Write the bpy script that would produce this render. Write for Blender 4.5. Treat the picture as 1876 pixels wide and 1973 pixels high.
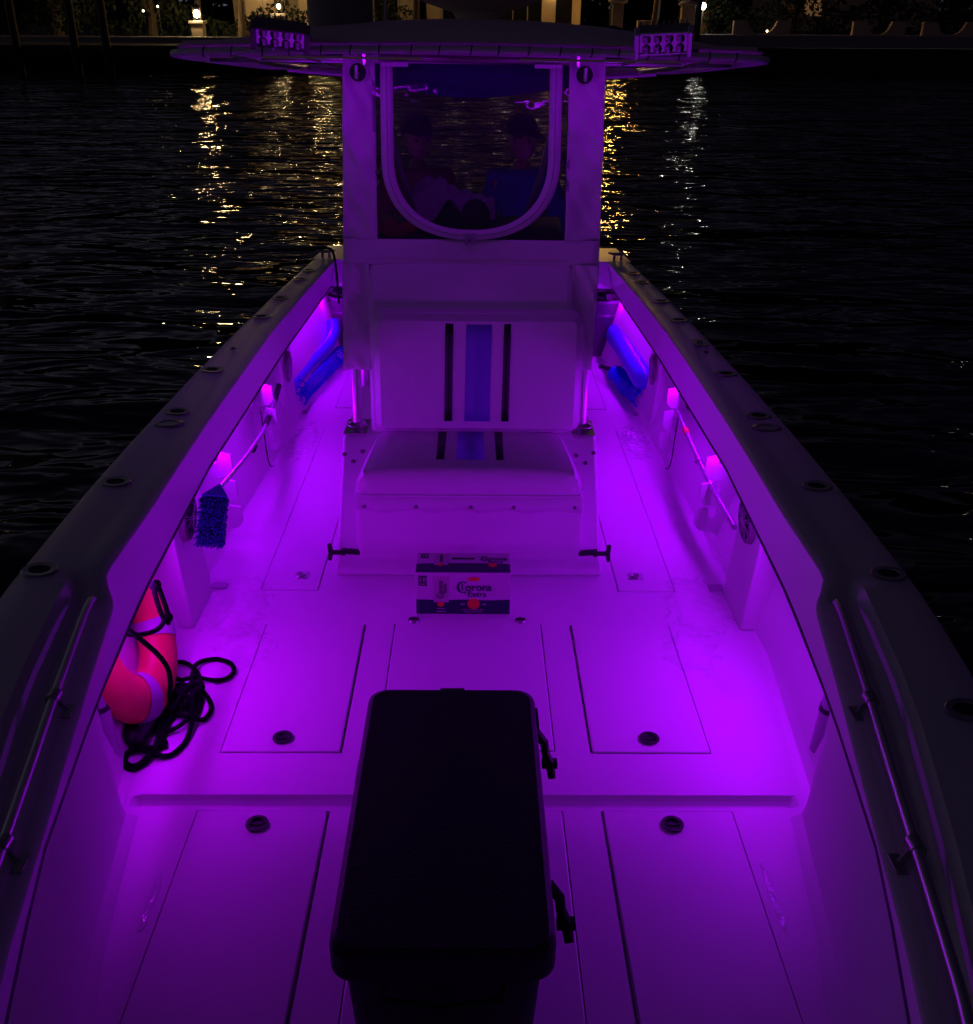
import bpy, bmesh, math, random
from mathutils import Vector, Matrix
R = math.radians
PI = math.pi
random.seed(7)
for o in list(bpy.data.objects):
    bpy.data.objects.remove(o)
S = bpy.context.scene
COL = S.collection

# ------------------------------------------------------------------ camera, sky, exposure
# the boat is modelled level in its own metres (x to the right, y towards the stern, z up from the deck)
# and then trimmed: the deck falls 1.85 degrees towards the stern
TRIM = Matrix.Rotation(R(0.35), 4, 'Y') @ Matrix.Rotation(R(-1.85), 4, 'X')
WATER_Z = -0.55

def camera():
    yaw, pit, rol = R(.8756), R(25.553), R(.6975)
    f = Vector((math.sin(yaw) * math.cos(pit), math.cos(yaw) * math.cos(pit), -math.sin(pit)))
    u = Vector((math.sin(yaw) * math.sin(pit), math.cos(yaw) * math.sin(pit), math.cos(pit)))
    r = Vector((math.cos(yaw), -math.sin(yaw), 0))
    c, s = math.cos(rol), math.sin(rol)
    r2 = r * c + u * s
    u2 = -r * s + u * c
    m = Matrix((r2, u2, -f)).transposed().to_4x4()
    m.translation = Vector((.0175, 0, 2.10))
    cd = bpy.data.cameras.new('camera')
    cam = bpy.data.objects.new('camera', cd)
    COL.objects.link(cam)
    cam.matrix_world = TRIM @ m
    cd.sensor_fit = 'HORIZONTAL'
    cd.sensor_width = 36
    cd.lens = 36 * 1878 / 1876
    cd.clip_start = .05
    cd.clip_end = 2000
    S.camera = cam
camera()

w = bpy.data.worlds.new("World")
S.world = w
w.use_nodes = True
nt = w.node_tree
bg = nt.nodes['Background']
sky = nt.nodes.new('ShaderNodeTexSky')
sky.sky_type = 'NISHITA'
sky.sun_disc = False
sky.sun_elevation = R(-4)
sky.sun_rotation = R(200)
mul = nt.nodes.new('ShaderNodeMixRGB'); mul.blend_type = 'ADD'; mul.inputs[0].default_value = 1
# glow of the town on the low cloud, stronger towards the left bank
wtc = nt.nodes.new('ShaderNodeTexCoord'); wsp = nt.nodes.new('ShaderNodeSeparateXYZ')
nt.links.new(wtc.outputs['Generated'], wsp.inputs[0])
wrp = nt.nodes.new('ShaderNodeValToRGB')
wrp.color_ramp.elements[0].position = .1; wrp.color_ramp.elements[0].color = (.045, .022, .10, 1)
wrp.color_ramp.elements[1].position = .9; wrp.color_ramp.elements[1].color = (.025, .003, .07, 1)
wmr = nt.nodes.new('ShaderNodeMapRange'); wmr.inputs['From Min'].default_value = -1
nt.links.new(wsp.outputs[0], wmr.inputs['Value'])
nt.links.new(wmr.outputs[0], wrp.inputs[0])
# a low warm-grey band of haze-glow over the town ahead and to the left
def wmath(op, a, b=None, clamp=False):
    n_ = nt.nodes.new('ShaderNodeMath'); n_.operation = op; n_.use_clamp = clamp
    for i_, v_ in enumerate((a, b)):
        if v_ is None: continue
        if isinstance(v_, (int, float)): n_.inputs[i_].default_value = v_
        else: nt.links.new(v_, n_.inputs[i_])
    return n_.outputs[0]
up_ = wmath('MULTIPLY', wsp.outputs[2], -5.0)
fall = wmath('EXPONENT', up_)
side = wmath('ADD', wmath('MULTIPLY', wsp.outputs[0], -.75), wmath('MULTIPLY', wsp.outputs[1], .55))
glow = wmath('MULTIPLY', fall, wmath('MAXIMUM', side, 0.0))
gm = nt.nodes.new('ShaderNodeMixRGB'); gm.blend_type = 'ADD'; gm.inputs[0].default_value = 1
gc = nt.nodes.new('ShaderNodeMixRGB'); gc.blend_type = 'MULTIPLY'; gc.inputs[0].default_value = 1
gc.inputs[2].default_value = (.80, .84, 1.05, 1)
nt.links.new(glow, gc.inputs[1]); nt.links.new(gc.outputs[0], gm.inputs[2])
nt.links.new(wrp.outputs[0], gm.inputs[1])
nt.links.new(gm.outputs[0], mul.inputs[2])
nt.links.new(sky.outputs[0], mul.inputs[1])
nt.links.new(mul.outputs[0], bg.inputs[0])
bg.inputs[1].default_value = 0.12

S.view_settings.view_transform = 'Standard'
S.view_settings.look = 'None'
S.view_settings.exposure = 0
S.view_settings.gamma = 1
S.cycles.use_denoising = True
S.cycles.max_bounces = 10
S.cycles.diffuse_bounces = 5
S.cycles.transparent_max_bounces = 12
S.cycles.sample_clamp_indirect = 3
S.cycles.blur_glossy = .3

BOAT_SPACE = []          # top-level things that ride on the boat

LED = (.355, .0, 1.0)
LED_BLUE = (.12, .0, 1.0)
LED_PINK = (.44, .0, 1.0)

# ------------------------------------------------------------------ helpers
def mat(name, col=(.8, .8, .8), rough=.5, metal=0., bump=0., bscale=80., spec=.5, coat=0., var=0., vscale=3., emis=None, estr=0.):
    m = bpy.data.materials.new(name)
    m.use_nodes = True
    n = m.node_tree
    b = n.nodes['Principled BSDF']
    b.inputs['Base Color'].default_value = (*col, 1)
    b.inputs['Roughness'].default_value = rough
    b.inputs['Metallic'].default_value = metal
    b.inputs['Specular IOR Level'].default_value = spec
    b.inputs['Coat Weight'].default_value = coat
    b.inputs['Coat Roughness'].default_value = .1
    tc = n.nodes.new('ShaderNodeTexCoord')
    if bump:
        t = n.nodes.new('ShaderNodeTexNoise'); t.inputs['Scale'].default_value = bscale
        t.inputs['Detail'].default_value = 3
        n.links.new(tc.outputs['Object'], t.inputs['Vector'])
        bp = n.nodes.new('ShaderNodeBump'); bp.inputs['Strength'].default_value = bump
        bp.inputs['Distance'].default_value = .01
        n.links.new(t.outputs[0], bp.inputs['Height'])
        n.links.new(bp.outputs[0], b.inputs['Normal'])
    if var:
        t = n.nodes.new('ShaderNodeTexNoise'); t.inputs['Scale'].default_value = vscale
        t.inputs['Detail'].default_value = 5
        n.links.new(tc.outputs['Object'], t.inputs['Vector'])
        mx = n.nodes.new('ShaderNodeMixRGB'); mx.blend_type = 'MIX'
        mx.inputs[1].default_value = (*[c * (1 - var) for c in col], 1)
        mx.inputs[2].default_value = (*[min(1, c * (1 + var * .4)) for c in col], 1)
        n.links.new(t.outputs[0], mx.inputs[0])
        n.links.new(mx.outputs[0], b.inputs['Base Color'])
        mr = n.nodes.new('ShaderNodeMapRange')
        mr.inputs['To Min'].default_value = max(0.02, rough - .12); mr.inputs['To Max'].default_value = min(1, rough + .12)
        n.links.new(t.outputs[0], mr.inputs['Value'])
        n.links.new(mr.outputs[0], b.inputs['Roughness'])
    if emis:
        b.inputs['Emission Color'].default_value = (*emis, 1)
        b.inputs['Emission Strength'].default_value = estr
    return m

class MB:
    """collects shapes, builds one mesh object"""
    def __init__(s):
        s.v = []; s.f = []; s.mi = []; s.m = 0
    def add(s, vs, fs):
        n = len(s.v)
        s.v += [tuple(v) for v in vs]
        s.f += [tuple(i + n for i in f) for f in fs]
        s.mi += [s.m] * len(fs)
        return s
    def box(s, x0, x1, y0, y1, z0, z1):
        vs = [(x, y, z) for z in (z0, z1) for y in (y0, y1) for x in (x0, x1)]
        return s.add(vs, [(0, 2, 3, 1), (4, 5, 7, 6), (0, 1, 5, 4), (2, 6, 7, 3), (0, 4, 6, 2), (1, 3, 7, 5)])
    def obox(s, c, sx, sy, sz, M=None):
        vs = []
        for z in (-.5, .5):
            for y in (-.5, .5):
                for x in (-.5, .5):
                    p = Vector((x * sx, y * sy, z * sz))
                    if M is not None: p = M @ p
                    vs.append(Vector(c) + p)
        return s.add(vs, [(0, 2, 3, 1), (4, 5, 7, 6), (0, 1, 5, 4), (2, 6, 7, 3), (0, 4, 6, 2), (1, 3, 7, 5)])
    def grid(s, rows, close=False):
        n = len(rows[0]); vs = [p for r in rows for p in r]; fs = []
        for i in range(len(rows) - 1):
            for j in range(n - 1 if not close else n):
                k = (j + 1) % n
                fs.append((i * n + j, i * n + k, (i + 1) * n + k, (i + 1) * n + j))
        return s.add(vs, fs)
    def prism(s, poly, axis, a, b):
        """poly: 2-D points in the other two axes, extruded along axis from a to b"""
        def mk(p, t):
            if axis == 'x': return (t, p[0], p[1])
            if axis == 'y': return (p[0], t, p[1])
            return (p[0], p[1], t)
        n = len(poly)
        vs = [mk(p, a) for p in poly] + [mk(p, b) for p in poly]
        fs = [tuple(range(n))[::-1], tuple(range(n, 2 * n))]
        fs += [(i, (i + 1) % n, n + (i + 1) % n, n + i) for i in range(n)]
        return s.add(vs, fs)
    def tube(s, pts, r, seg=10, closed=False, caps=True):
        pts = [Vector(p) for p in pts]; n = len(pts)
        rs = r if isinstance(r, (list, tuple)) else [r] * n
        rings = []; up = None
        for i, p in enumerate(pts):
            if closed: t = pts[(i + 1) % n] - pts[i - 1]
            else: t = pts[min(i + 1, n - 1)] - pts[max(i - 1, 0)]
            if t.length < 1e-9: t = Vector((0, 0, 1))
            t.normalize()
            if up is None:
                up = Vector((0, 0, 1)) if abs(t.z) < .9 else Vector((1, 0, 0))
            a = up - t * up.dot(t)
            if a.length < 1e-6: a = t.orthogonal()
            a.normalize(); up = a
            b = t.cross(a)
            rings.append([p + (a * math.cos(2 * PI * k / seg) + b * math.sin(2 * PI * k / seg)) * rs[i] for k in range(seg)])
        if closed: rings.append(rings[0])
        s.grid(rings, True)
        if caps and not closed:
            s.add(rings[0], [tuple(range(seg))[::-1]])
            s.add(rings[-1], [tuple(range(seg))])
        return s
    def lathe(s, prof, c=(0, 0, 0), seg=24, M=None):
        rows = []
        for r, z in prof:
            row = []
            for k in range(seg):
                p = Vector((r * math.cos(2 * PI * k / seg), r * math.sin(2 * PI * k / seg), z))
                if M is not None: p = M @ p
                row.append(Vector(c) + p)
            rows.append(row)
        return s.grid(rows, True)
    def ell(s, c, rx, ry, rz, M=None, seg=16, rings=10):
        rows = []
        for i in range(rings + 1):
            a = -PI / 2 + PI * i / rings
            row = []
            for k in range(seg):
                p = Vector((rx * math.cos(a) * math.cos(2 * PI * k / seg), ry * math.cos(a) * math.sin(2 * PI * k / seg), rz * math.sin(a)))
                if M is not None: p = M @ p
                row.append(Vector(c) + p)
            rows.append(row)
        return s.grid(rows, True)
    def build(s, name, m, parent=None, smooth=True, bevel=0., bseg=2, label=None, solid=0., subsurf=0):
        me = bpy.data.meshes.new(name)
        me.from_pydata(s.v, [], s.f)
        ms = m if isinstance(m, (list, tuple)) else [m]
        for mm in ms: me.materials.append(mm)
        bm = bmesh.new(); bm.from_mesh(me)
        bmesh.ops.remove_doubles(bm, verts=bm.verts, dist=1e-5)
        bmesh.ops.recalc_face_normals(bm, faces=bm.faces)
        bm.to_mesh(me); bm.free()
        if len(ms) > 1 and len(me.polygons) == len(s.mi):
            me.polygons.foreach_set('material_index', s.mi)
        if smooth:
            me.shade_smooth()
            me.set_sharp_from_angle(angle=R(38))
        me.update()
        o = bpy.data.objects.new(name, me)
        COL.objects.link(o)
        if parent is not None: o.parent = parent
        if solid:
            md = o.modifiers.new('solid', 'SOLIDIFY'); md.thickness = solid; md.offset = 0
        if bevel:
            md = o.modifiers.new('bevel', 'BEVEL'); md.width = bevel; md.segments = bseg
            md.limit_method = 'ANGLE'; md.angle_limit = R(35); md.harden_normals = False
        if subsurf:
            md = o.modifiers.new('sub', 'SUBSURF'); md.levels = subsurf; md.render_levels = subsurf
        if label: o['label'] = label
        return o

def thing(name, label, cat, group=None, kind=None, boat=True, loc=(0, 0, 0)):
    o = bpy.data.objects.new(name, None); COL.objects.link(o)
    o.location = loc; o.empty_display_size = .1
    o['label'] = label; o['category'] = cat
    if group: o['group'] = group
    if kind: o['kind'] = kind
    if boat: BOAT_SPACE.append(o)
    return o

def tag(o, label, cat, group=None, kind=None, boat=True):
    o['label'] = label; o['category'] = cat
    if group: o['group'] = group
    if kind: o['kind'] = kind
    if boat: BOAT_SPACE.append(o)
    return o

def smooth_path(pts, n=8, closed=False):
    pts = [Vector(p) for p in pts]; out = []
    N = len(pts)
    rng = range(N) if closed else range(N - 1)
    for i in rng:
        if closed: p0, p1, p2, p3 = pts[i - 1], pts[i], pts[(i + 1) % N], pts[(i + 2) % N]
        else: p0, p1, p2, p3 = pts[max(i - 1, 0)], pts[i], pts[i + 1], pts[min(i + 2, N - 1)]
        for k in range(n):
            t = k / n
            out.append(.5 * ((2 * p1) + (p2 - p0) * t + (2 * p0 - 5 * p1 + 4 * p2 - p3) * t * t + (3 * p1 - p0 - 3 * p2 + p3) * t ** 3))
    if not closed: out.append(pts[-1])
    return out

def lerp_tab(tab, y):
    if y <= tab[0][0]: return tab[0][1]
    for (a, va), (b, vb) in zip(tab, tab[1:]):
        if y <= b: return va + (vb - va) * (y - a) / (b - a)
    return tab[-1][1]

def text_mesh(name, body, size, m, parent, M, bold=0., extrude=.0004, align='CENTER', sx=1.):
    cu = bpy.data.curves.new(name, 'FONT')
    cu.body = body; cu.size = size; cu.align_x = align; cu.align_y = 'CENTER'
    cu.offset = bold; cu.extrude = extrude; cu.resolution_u = 4
    tmp = bpy.data.objects.new('tmp_text', cu); COL.objects.link(tmp)
    bpy.context.view_layer.update()
    me = bpy.data.meshes.new_from_object(tmp.evaluated_get(bpy.context.evaluated_depsgraph_get()))
    bpy.data.objects.remove(tmp)
    me.name = name
    me.transform(M @ Matrix.Diagonal((sx, 1, 1, 1)))
    me.materials.clear(); me.materials.append(m)
    o = bpy.data.objects.new(name, me); COL.objects.link(o)
    if parent: o.parent = parent
    return o

# ------------------------------------------------------------------ materials
def gelcoat(name, col, rough, nonskid=False, puddles=False):
    m = bpy.data.materials.new(name); m.use_nodes = True
    n = m.node_tree; b = n.nodes['Principled BSDF']
    tc = n.nodes.new('ShaderNodeTexCoord')
    t = n.nodes.new('ShaderNodeTexNoise'); t.inputs['Scale'].default_value = 2.2; t.inputs['Detail'].default_value = 7
    t.inputs['Roughness'].default_value = .65
    n.links.new(tc.outputs['Object'], t.inputs['Vector'])
    cr = n.nodes.new('ShaderNodeValToRGB')
    cr.color_ramp.elements[0].position = .2; cr.color_ramp.elements[0].color = (*[c * .975 for c in col], 1)
    cr.color_ramp.elements[1].position = .8; cr.color_ramp.elements[1].color = (*col, 1)
    n.links.new(t.outputs[0], cr.inputs[0])
    n.links.new(cr.outputs[0], b.inputs['Base Color'])
    mr = n.nodes.new('ShaderNodeMapRange')
    mr.inputs['From Min'].default_value = .3; mr.inputs['From Max'].default_value = .7
    mr.inputs['To Min'].default_value = rough + .05; mr.inputs['To Max'].default_value = rough - .03
    n.links.new(t.outputs[0], mr.inputs['Value'])
    rsock = mr.outputs[0]
    fine = n.nodes.new('ShaderNodeTexNoise'); fine.inputs['Scale'].default_value = 420 if nonskid else 60
    fine.inputs['Detail'].default_value = 2
    n.links.new(tc.outputs['Object'], fine.inputs['Vector'])
    bp = n.nodes.new('ShaderNodeBump'); bp.inputs['Distance'].default_value = .002
    bp.inputs['Strength'].default_value = .35 if nonskid else .06
    hs = fine.outputs[0]
    if puddles:
        # standing water by the drains: two wet patches with a rippled skin
        sep = n.nodes.new('ShaderNodeSeparateXYZ'); n.links.new(tc.outputs['Object'], sep.inputs[0])
        ab = n.nodes.new('ShaderNodeMath'); ab.operation = 'ABSOLUTE'; n.links.new(sep.outputs[0], ab.inputs[0])
        cx = n.nodes.new('ShaderNodeCombineXYZ')
        n.links.new(ab.outputs[0], cx.inputs[0]); n.links.new(sep.outputs[1], cx.inputs[1])
        masks = []
        for (px, py, sx, sy) in ((.97, 3.5, .16, .26), (1.0, 2.12, .02, .10), (.98, 5.35, .08, .3), (.86, 3.15, .12, .16), (.85, 1.95, .012, .12)):
            mp = n.nodes.new('ShaderNodeMapping'); mp.vector_type = 'POINT'
            mp.inputs['Location'].default_value = (-px / sx, -py / sy, 0)
            mp.inputs['Scale'].default_value = (1 / sx, 1 / sy, 0)
            n.links.new(cx.outputs[0], mp.inputs['Vector'])
            ln = n.nodes.new('ShaderNodeVectorMath'); ln.operation = 'LENGTH'
            n.links.new(mp.outputs[0], ln.inputs[0])
            masks.append(ln.outputs['Value'])
        cur = masks[0]
        for k in masks[1:]:
            mn = n.nodes.new('ShaderNodeMath'); mn.operation = 'MINIMUM'
            n.links.new(cur, mn.inputs[0]); n.links.new(k, mn.inputs[1]); cur = mn.outputs[0]
        wn = n.nodes.new('ShaderNodeTexNoise'); wn.inputs['Scale'].default_value = 24; wn.inputs['Detail'].default_value = 5
        n.links.new(tc.outputs['Object'], wn.inputs['Vector'])
        ad = n.nodes.new('ShaderNodeMath'); ad.operation = 'MULTIPLY_ADD'
        ad.inputs[1].default_value = 1.5; n.links.new(wn.outputs[0], ad.inputs[0]); n.links.new(cur, ad.inputs[2])
        st = n.nodes.new('ShaderNodeMapRange')
        st.inputs['From Min'].default_value = 1.65; st.inputs['From Max'].default_value = 1.5
        n.links.new(ad.outputs[0], st.inputs['Value'])
        mx = n.nodes.new('ShaderNodeMix'); mx.data_type = 'FLOAT'
        n.links.new(st.outputs[0], mx.inputs[0]); n.links.new(rsock, mx.inputs[2]); mx.inputs[3].default_value = .04
        rsock = mx.outputs[0]
        rp = n.nodes.new('ShaderNodeTexNoise'); rp.inputs['Scale'].default_value = 30; rp.inputs['Detail'].default_value = 4
        n.links.new(tc.outputs['Object'], rp.inputs['Vector'])
        big = n.nodes.new('ShaderNodeMath'); big.operation = 'MULTIPLY'; big.inputs[1].default_value = 13.
        n.links.new(rp.outputs[0], big.inputs[0])
        mh = n.nodes.new('ShaderNodeMix'); mh.data_type = 'FLOAT'
        n.links.new(st.outputs[0], mh.inputs[0]); n.links.new(hs, mh.inputs[2]); n.links.new(big.outputs[0], mh.inputs[3])
        hs = mh.outputs[0]
    n.links.new(rsock, b.inputs['Roughness'])
    n.links.new(hs, bp.inputs['Height'])
    n.links.new(bp.outputs[0], b.inputs['Normal'])
    return m

M_GEL = gelcoat('white_gelcoat', (.88, .87, .86), .30)
M_DECK = gelcoat('deck_gelcoat', (.86, .85, .84), .40, nonskid=True, puddles=True)
M_GUN = gelcoat('gunwale_gelcoat', (.78, .77, .78), .33, nonskid=True)
M_RECESS_SHADE = mat('recess_shade_black', (.01, .01, .012), .7)  # black put in for the shade inside bores, ports and the notch
M_RUBBER = mat('black_rubber', (.012, .012, .014), .55, bump=.2)
M_BLKPLASTIC = mat('black_plastic', (.008, .008, .014), .5, bump=.25, bscale=160, spec=.4)
M_CHROME = mat('stainless', (.60, .60, .60), .34, 1., var=.06, vscale=9)
M_CHROME_D = mat('stainless_weathered', (.45, .43, .42), .32, 1., var=.2, vscale=30)
M_ALU = mat('polished_aluminium', (.86, .86, .86), .20, .9)
M_VINYL = mat('white_vinyl', (.84, .83, .82), .38, bump=.32, bscale=18, var=.07, vscale=6)
M_STR_BLK = mat('black_vinyl', (.006, .006, .008), .5)
M_STR_BLU = mat('blue_vinyl', (.17, .12, .55), .5)
M_CANVAS = mat('white_canvas', (.88, .86, .86), .6, bump=.6, bscale=9, var=.16, vscale=4)
M_CANVAS_G = mat('grey_canvas', (.84, .76, .68), .75, bump=.3, bscale=10, var=.15, vscale=3)
M_BLUECAN = mat('blue_canvas', (.03, .03, .45), .7, bump=.3, bscale=14)
M_BLUEHOSE = mat('blue_hose', (.01, .025, .75), .16)
M_BLUEFEND = mat('blue_fender', (.10, .10, .95), .32, var=.1, vscale=5)
M_BRISTLE = mat('blue_bristle', (.012, .012, .30), .7, bump=.6, bscale=90)
M_BRHEAD = mat('blue_brush_block', (.10, .08, .8), .4)
M_ORANGE = mat('orange_buoy', (.84, .12, .085), .5, var=.25, vscale=4)
M_TAPE = mat('grey_tape', (.46, .44, .48), .45)
M_ROPE = mat('black_rope', (.004, .004, .006), .95, bump=.8, bscale=260, spec=.12)
M_BUCKET = mat('dark_bucket', (.09, .075, .11), .38, var=.15)
M_HOOK = mat('white_rack', (.80, .77, .80), .35)
M_POLE = mat('pole_alu', (.50, .48, .52), .3, .6)
M_CARD = mat('white_card', (.60, .58, .57), .55, bump=.1, bscale=40)
M_NAVY = mat('navy_print', (.010, .010, .055), .5)
M_RED = mat('red_print', (.75, .035, .03), .5)
M_PALE = mat('pale_print', (.5, .45, .42), .5)
M_SKIN = mat('skin', (.42, .23, .16), .5)
M_HAIR = mat('dark_hair', (.012, .008, .007), .7, bump=.7, bscale=60)
M_SHIRTB = mat('blue_shirt', (.03, .06, .42), .8, bump=.4, bscale=16)
M_SHIRTR = mat('maroon_shirt', (.20, .03, .05), .8, bump=.4, bscale=16)
M_TROUS = mat('dark_trousers', (.03, .03, .045), .8)
M_TOWEL = mat('white_towel', (.72, .70, .68), .9, bump=.6, bscale=70)
M_PAINT = mat('white_paint_tube', (.88, .87, .87), .25)
M_LENS = mat('lamp_lens', (.45, .42, .46), .12, .85)
M_REFLECT = mat('lamp_reflector', (.97, .97, .97), .22, .8)
M_GREY = mat('grey_housing', (.22, .21, .20), .5, bump=.15)
M_BROWN = mat('dark_brown', (.10, .055, .035), .6)

def vinyl_window():
    m = bpy.data.materials.new('clear_vinyl'); m.use_nodes = True
    n = m.node_tree
    for x in list(n.nodes): n.nodes.remove(x)
    out = n.nodes.new('ShaderNodeOutputMaterial')
    tr = n.nodes.new('ShaderNodeBsdfTransparent'); tr.inputs[0].default_value = (.62, .55, .68, 1)
    gl = n.nodes.new('ShaderNodeBsdfGlossy'); gl.inputs['Roughness'].default_value = .07
    df = n.nodes.new('ShaderNodeBsdfDiffuse'); df.inputs[0].default_value = (.45, .35, .5, 1)
    tc = n.nodes.new('ShaderNodeTexCoord')
    ns = n.nodes.new('ShaderNodeTexNoise'); ns.inputs['Scale'].default_value = 3.5; ns.inputs['Detail'].default_value = 3
    n.links.new(tc.outputs['Object'], ns.inputs['Vector'])
    bp = n.nodes.new('ShaderNodeBump'); bp.inputs['Strength'].default_value = .5; bp.inputs['Distance'].default_value = .05
    n.links.new(ns.outputs[0], bp.inputs['Height'])
    n.links.new(bp.outputs[0], gl.inputs['Normal'])
    m1 = n.nodes.new('ShaderNodeMixShader'); m1.inputs[0].default_value = .03
    m2 = n.nodes.new('ShaderNodeMixShader'); m2.inputs[0].default_value = .07
    n.links.new(tr.outputs[0], m1.inputs[1]); n.links.new(gl.outputs[0], m1.inputs[2])
    n.links.new(m1.outputs[0], m2.inputs[1]); n.links.new(df.outputs[0], m2.inputs[2])
    n.links.new(m2.outputs[0], out.inputs[0])
    return m
M_CLEAR = vinyl_window()

# ------------------------------------------------------------------ the hull lines (half breadths, metres)
OUT = [(-.62, .0), (-.5, .20), (-.2, .50), (.1, .70), (.5, .90), (1.0, 1.06), (1.5, 1.175), (2.05, 1.27), (2.4, 1.298), (3.0, 1.310), (3.6, 1.305), (4.3, 1.288), (5.0, 1.262), (6.0, 1.212), (7.1, 1.135), (7.75, 1.08)]
INN = [(-.3, .0), (-.2, .2), (.1, .42), (.5, .58), (1.03, .745), (1.2, .780), (1.61, .853), (1.95, .915), (2.27, .968), (2.36, .985), (2.45, 1.036), (2.9, 1.036), (3.3, 1.046), (3.8, 1.054), (5.1, 1.054), (6.0, 1.02), (7.03, .965)]
BOT = [(-.3, .0), (-.2, .2), (.1, .44), (.5, .60), (1.0, .762), (1.18, .81), (1.55, .90), (2.1, .974), (2.7, 1.027), (3.7, 1.070), (5.4, 1.062), (6.97, 1.02)]
BASE = [(-.2, .10), (.1, .33), (.5, .54), (1.0, .74), (1.57, .912), (1.82, .963), (2.25, 1.020), (2.28, 1.024)]
WALL = [(2.28, 1.085), (2.42, 1.101), (3.28, 1.182), (4.5, 1.192), (5.4, 1.190), (6.0, 1.182), (7.1, 1.135), (7.6, 1.10)]
ZG, ZL = .72, .525
fo = lambda y: lerp_tab(OUT, y)
fi = lambda y: lerp_tab(INN, y)
fb = lambda y: lerp_tab(BOT, y)
fbase = lambda y: lerp_tab(BASE, y)
fw = lambda y: lerp_tab(WALL, y)

boat = thing('centre_console_boat', 'white centre console fishing boat lit by purple deck lights, seen from its bow', 'boat')

# ---- deck: one moulding with real recesses where the hatches sit
HATCHES = []   # x0,x1,y0,y1
for s in (-1, 1):
    HATCHES.append((min(s * .413, s * .816), max(s * .413, s * .816), .95, 2.283))
    HATCHES.append((min(s * .410, s * .811), max(s * .410, s * .811), 2.550, 3.340))
    HATCHES.append((min(s * .640, s * .888), max(s * .640, s * .888), 3.605, 5.57))
    HATCHES.append((min(s * .640, s * .872), max(s * .640, s * .872), 5.92, 7.0))
HATCHES.append((-.298, .298, .95, 2.283))
HATCHES.append((-.298, .296, 2.560, 3.345))
GUT = (2.298, 2.354)     # drain gutter across the deck
def build_deck():
    mb = MB()
    xs = sorted(set([-1.35, 1.35, -1.03, 1.03] + [h[0] for h in HATCHES] + [h[1] for h in HATCHES]))
    ys = sorted(set([-.6, 7.8, GUT[0], GUT[1]] + [h[2] for h in HATCHES] + [h[3] for h in HATCHES] + [0.3]))
    def inside(x, y):
        for h in HATCHES:
            if h[0] < x < h[1] and h[2] < y < h[3]: return True
        return abs(x) < 1.03 and GUT[0] < y < GUT[1]
    for i in range(len(xs) - 1):
        for j in range(len(ys) - 1):
            if not inside((xs[i] + xs[i + 1]) / 2, (ys[j] + ys[j + 1]) / 2):
                mb.add([(xs[i], ys[j], 0), (xs[i + 1], ys[j], 0), (xs[i + 1], ys[j + 1], 0), (xs[i], ys[j + 1], 0)], [(0, 1, 2, 3)])
    for h in HATCHES:      # walls and floor of each recess
        x0, x1, y0, y1 = h; d = -.03
        mb.add([(x0, y0, 0), (x1, y0, 0), (x1, y1, 0), (x0, y1, 0), (x0, y0, d), (x1, y0, d), (x1, y1, d), (x0, y1, d)],
               [(0, 1, 5, 4), (1, 2, 6, 5), (2, 3, 7, 6), (3, 0, 4, 7), (4, 5, 6, 7)])
    # the gutter: a shallow channel with a rounded bed
    rows = []
    for k in range(7):
        t = k / 6; y = GUT[0] + (GUT[1] - GUT[0]) * t
        z = -.030 * math.sin(PI * t ** 1.0) ** .8 if 0 < t < 1 else 0
        rows.append([(-1.03, y, z * .02), (-1.005, y, z), (1.005, y, z), (1.03, y, z * .02)])
    mb.grid(rows)
    mb.build('deck', M_DECK, boat, smooth=False)
build_deck()

def latch(mb_ring, mb_core, x, y, r):
    mb_ring.lathe([(r * .62, .001), (r * .72, .0045), (r, .0045), (r * 1.02, .0015)], (x, y, .008), 28)
    mb_core.lathe([(r * .62, .001), (r * .5, -.004), (0.0001, -.004)], (x, y, .009), 28)
    mb_core.obox((x, y, .0065), r * .95, r * .2, .004)

def build_hatches():
    lat = [(-1, .62, 2.219, .033, 0), (1, .62, 2.219, .033, 4), (-1, .616, 2.62, .033, 1), (1, .616, 2.62, .033, 5)]
    for i, h in enumerate(HATCHES):
        x0, x1, y0, y1 = h
        s = 1 if x0 > 0 else -1
        gi, go, gy = .009, .0035, .004      # the gap is wider on the inboard side, where the hinge is
        if i >= 8: a0, a1 = x0 + .004, x1 - .004
        elif i % 4 in (2, 3): a0, a1 = x0 + .003, x1 - .003
        else: a0, a1 = (x0 + gi, x1 - go) if s > 0 else (x0 + go, x1 - gi)
        mb = MB().box(a0, a1, y0 + gy, y1 - gy, -.024, .0045)
        name = 'centre_hatch' if i >= 8 else 'hatch'
        o = mb.build(name, M_DECK, boat, bevel=.004)
        ls = None
        if i in (0, 1, 4, 5):
            x, y = s * (.62 if i % 4 == 0 else .6155), (2.219 if i % 4 == 0 else 2.619)
            a, b = MB(), MB()
            latch(a, b, x, y, .033)
            a.build('latch_ring', M_BLKPLASTIC, o); b.build('latch_handle', M_RUBBER, o)
        if i in (2, 6):
            a, b = MB(), MB()
            x, y = s * .733, 3.73
            a.box(x - .033, x + .033, y - .03, y + .03, .0045, .0085)
            b.lathe([(.013, .009), (.019, .012), (.0235, .009)], (x, y, 0), 20); b.obox((x, y, .0095), .034, .006, .003)
            a.build('latch_plate', M_CHROME, o, bevel=.008, bseg=3); b.build('latch_handle', M_CHROME_D, o)
build_hatches()
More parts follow.
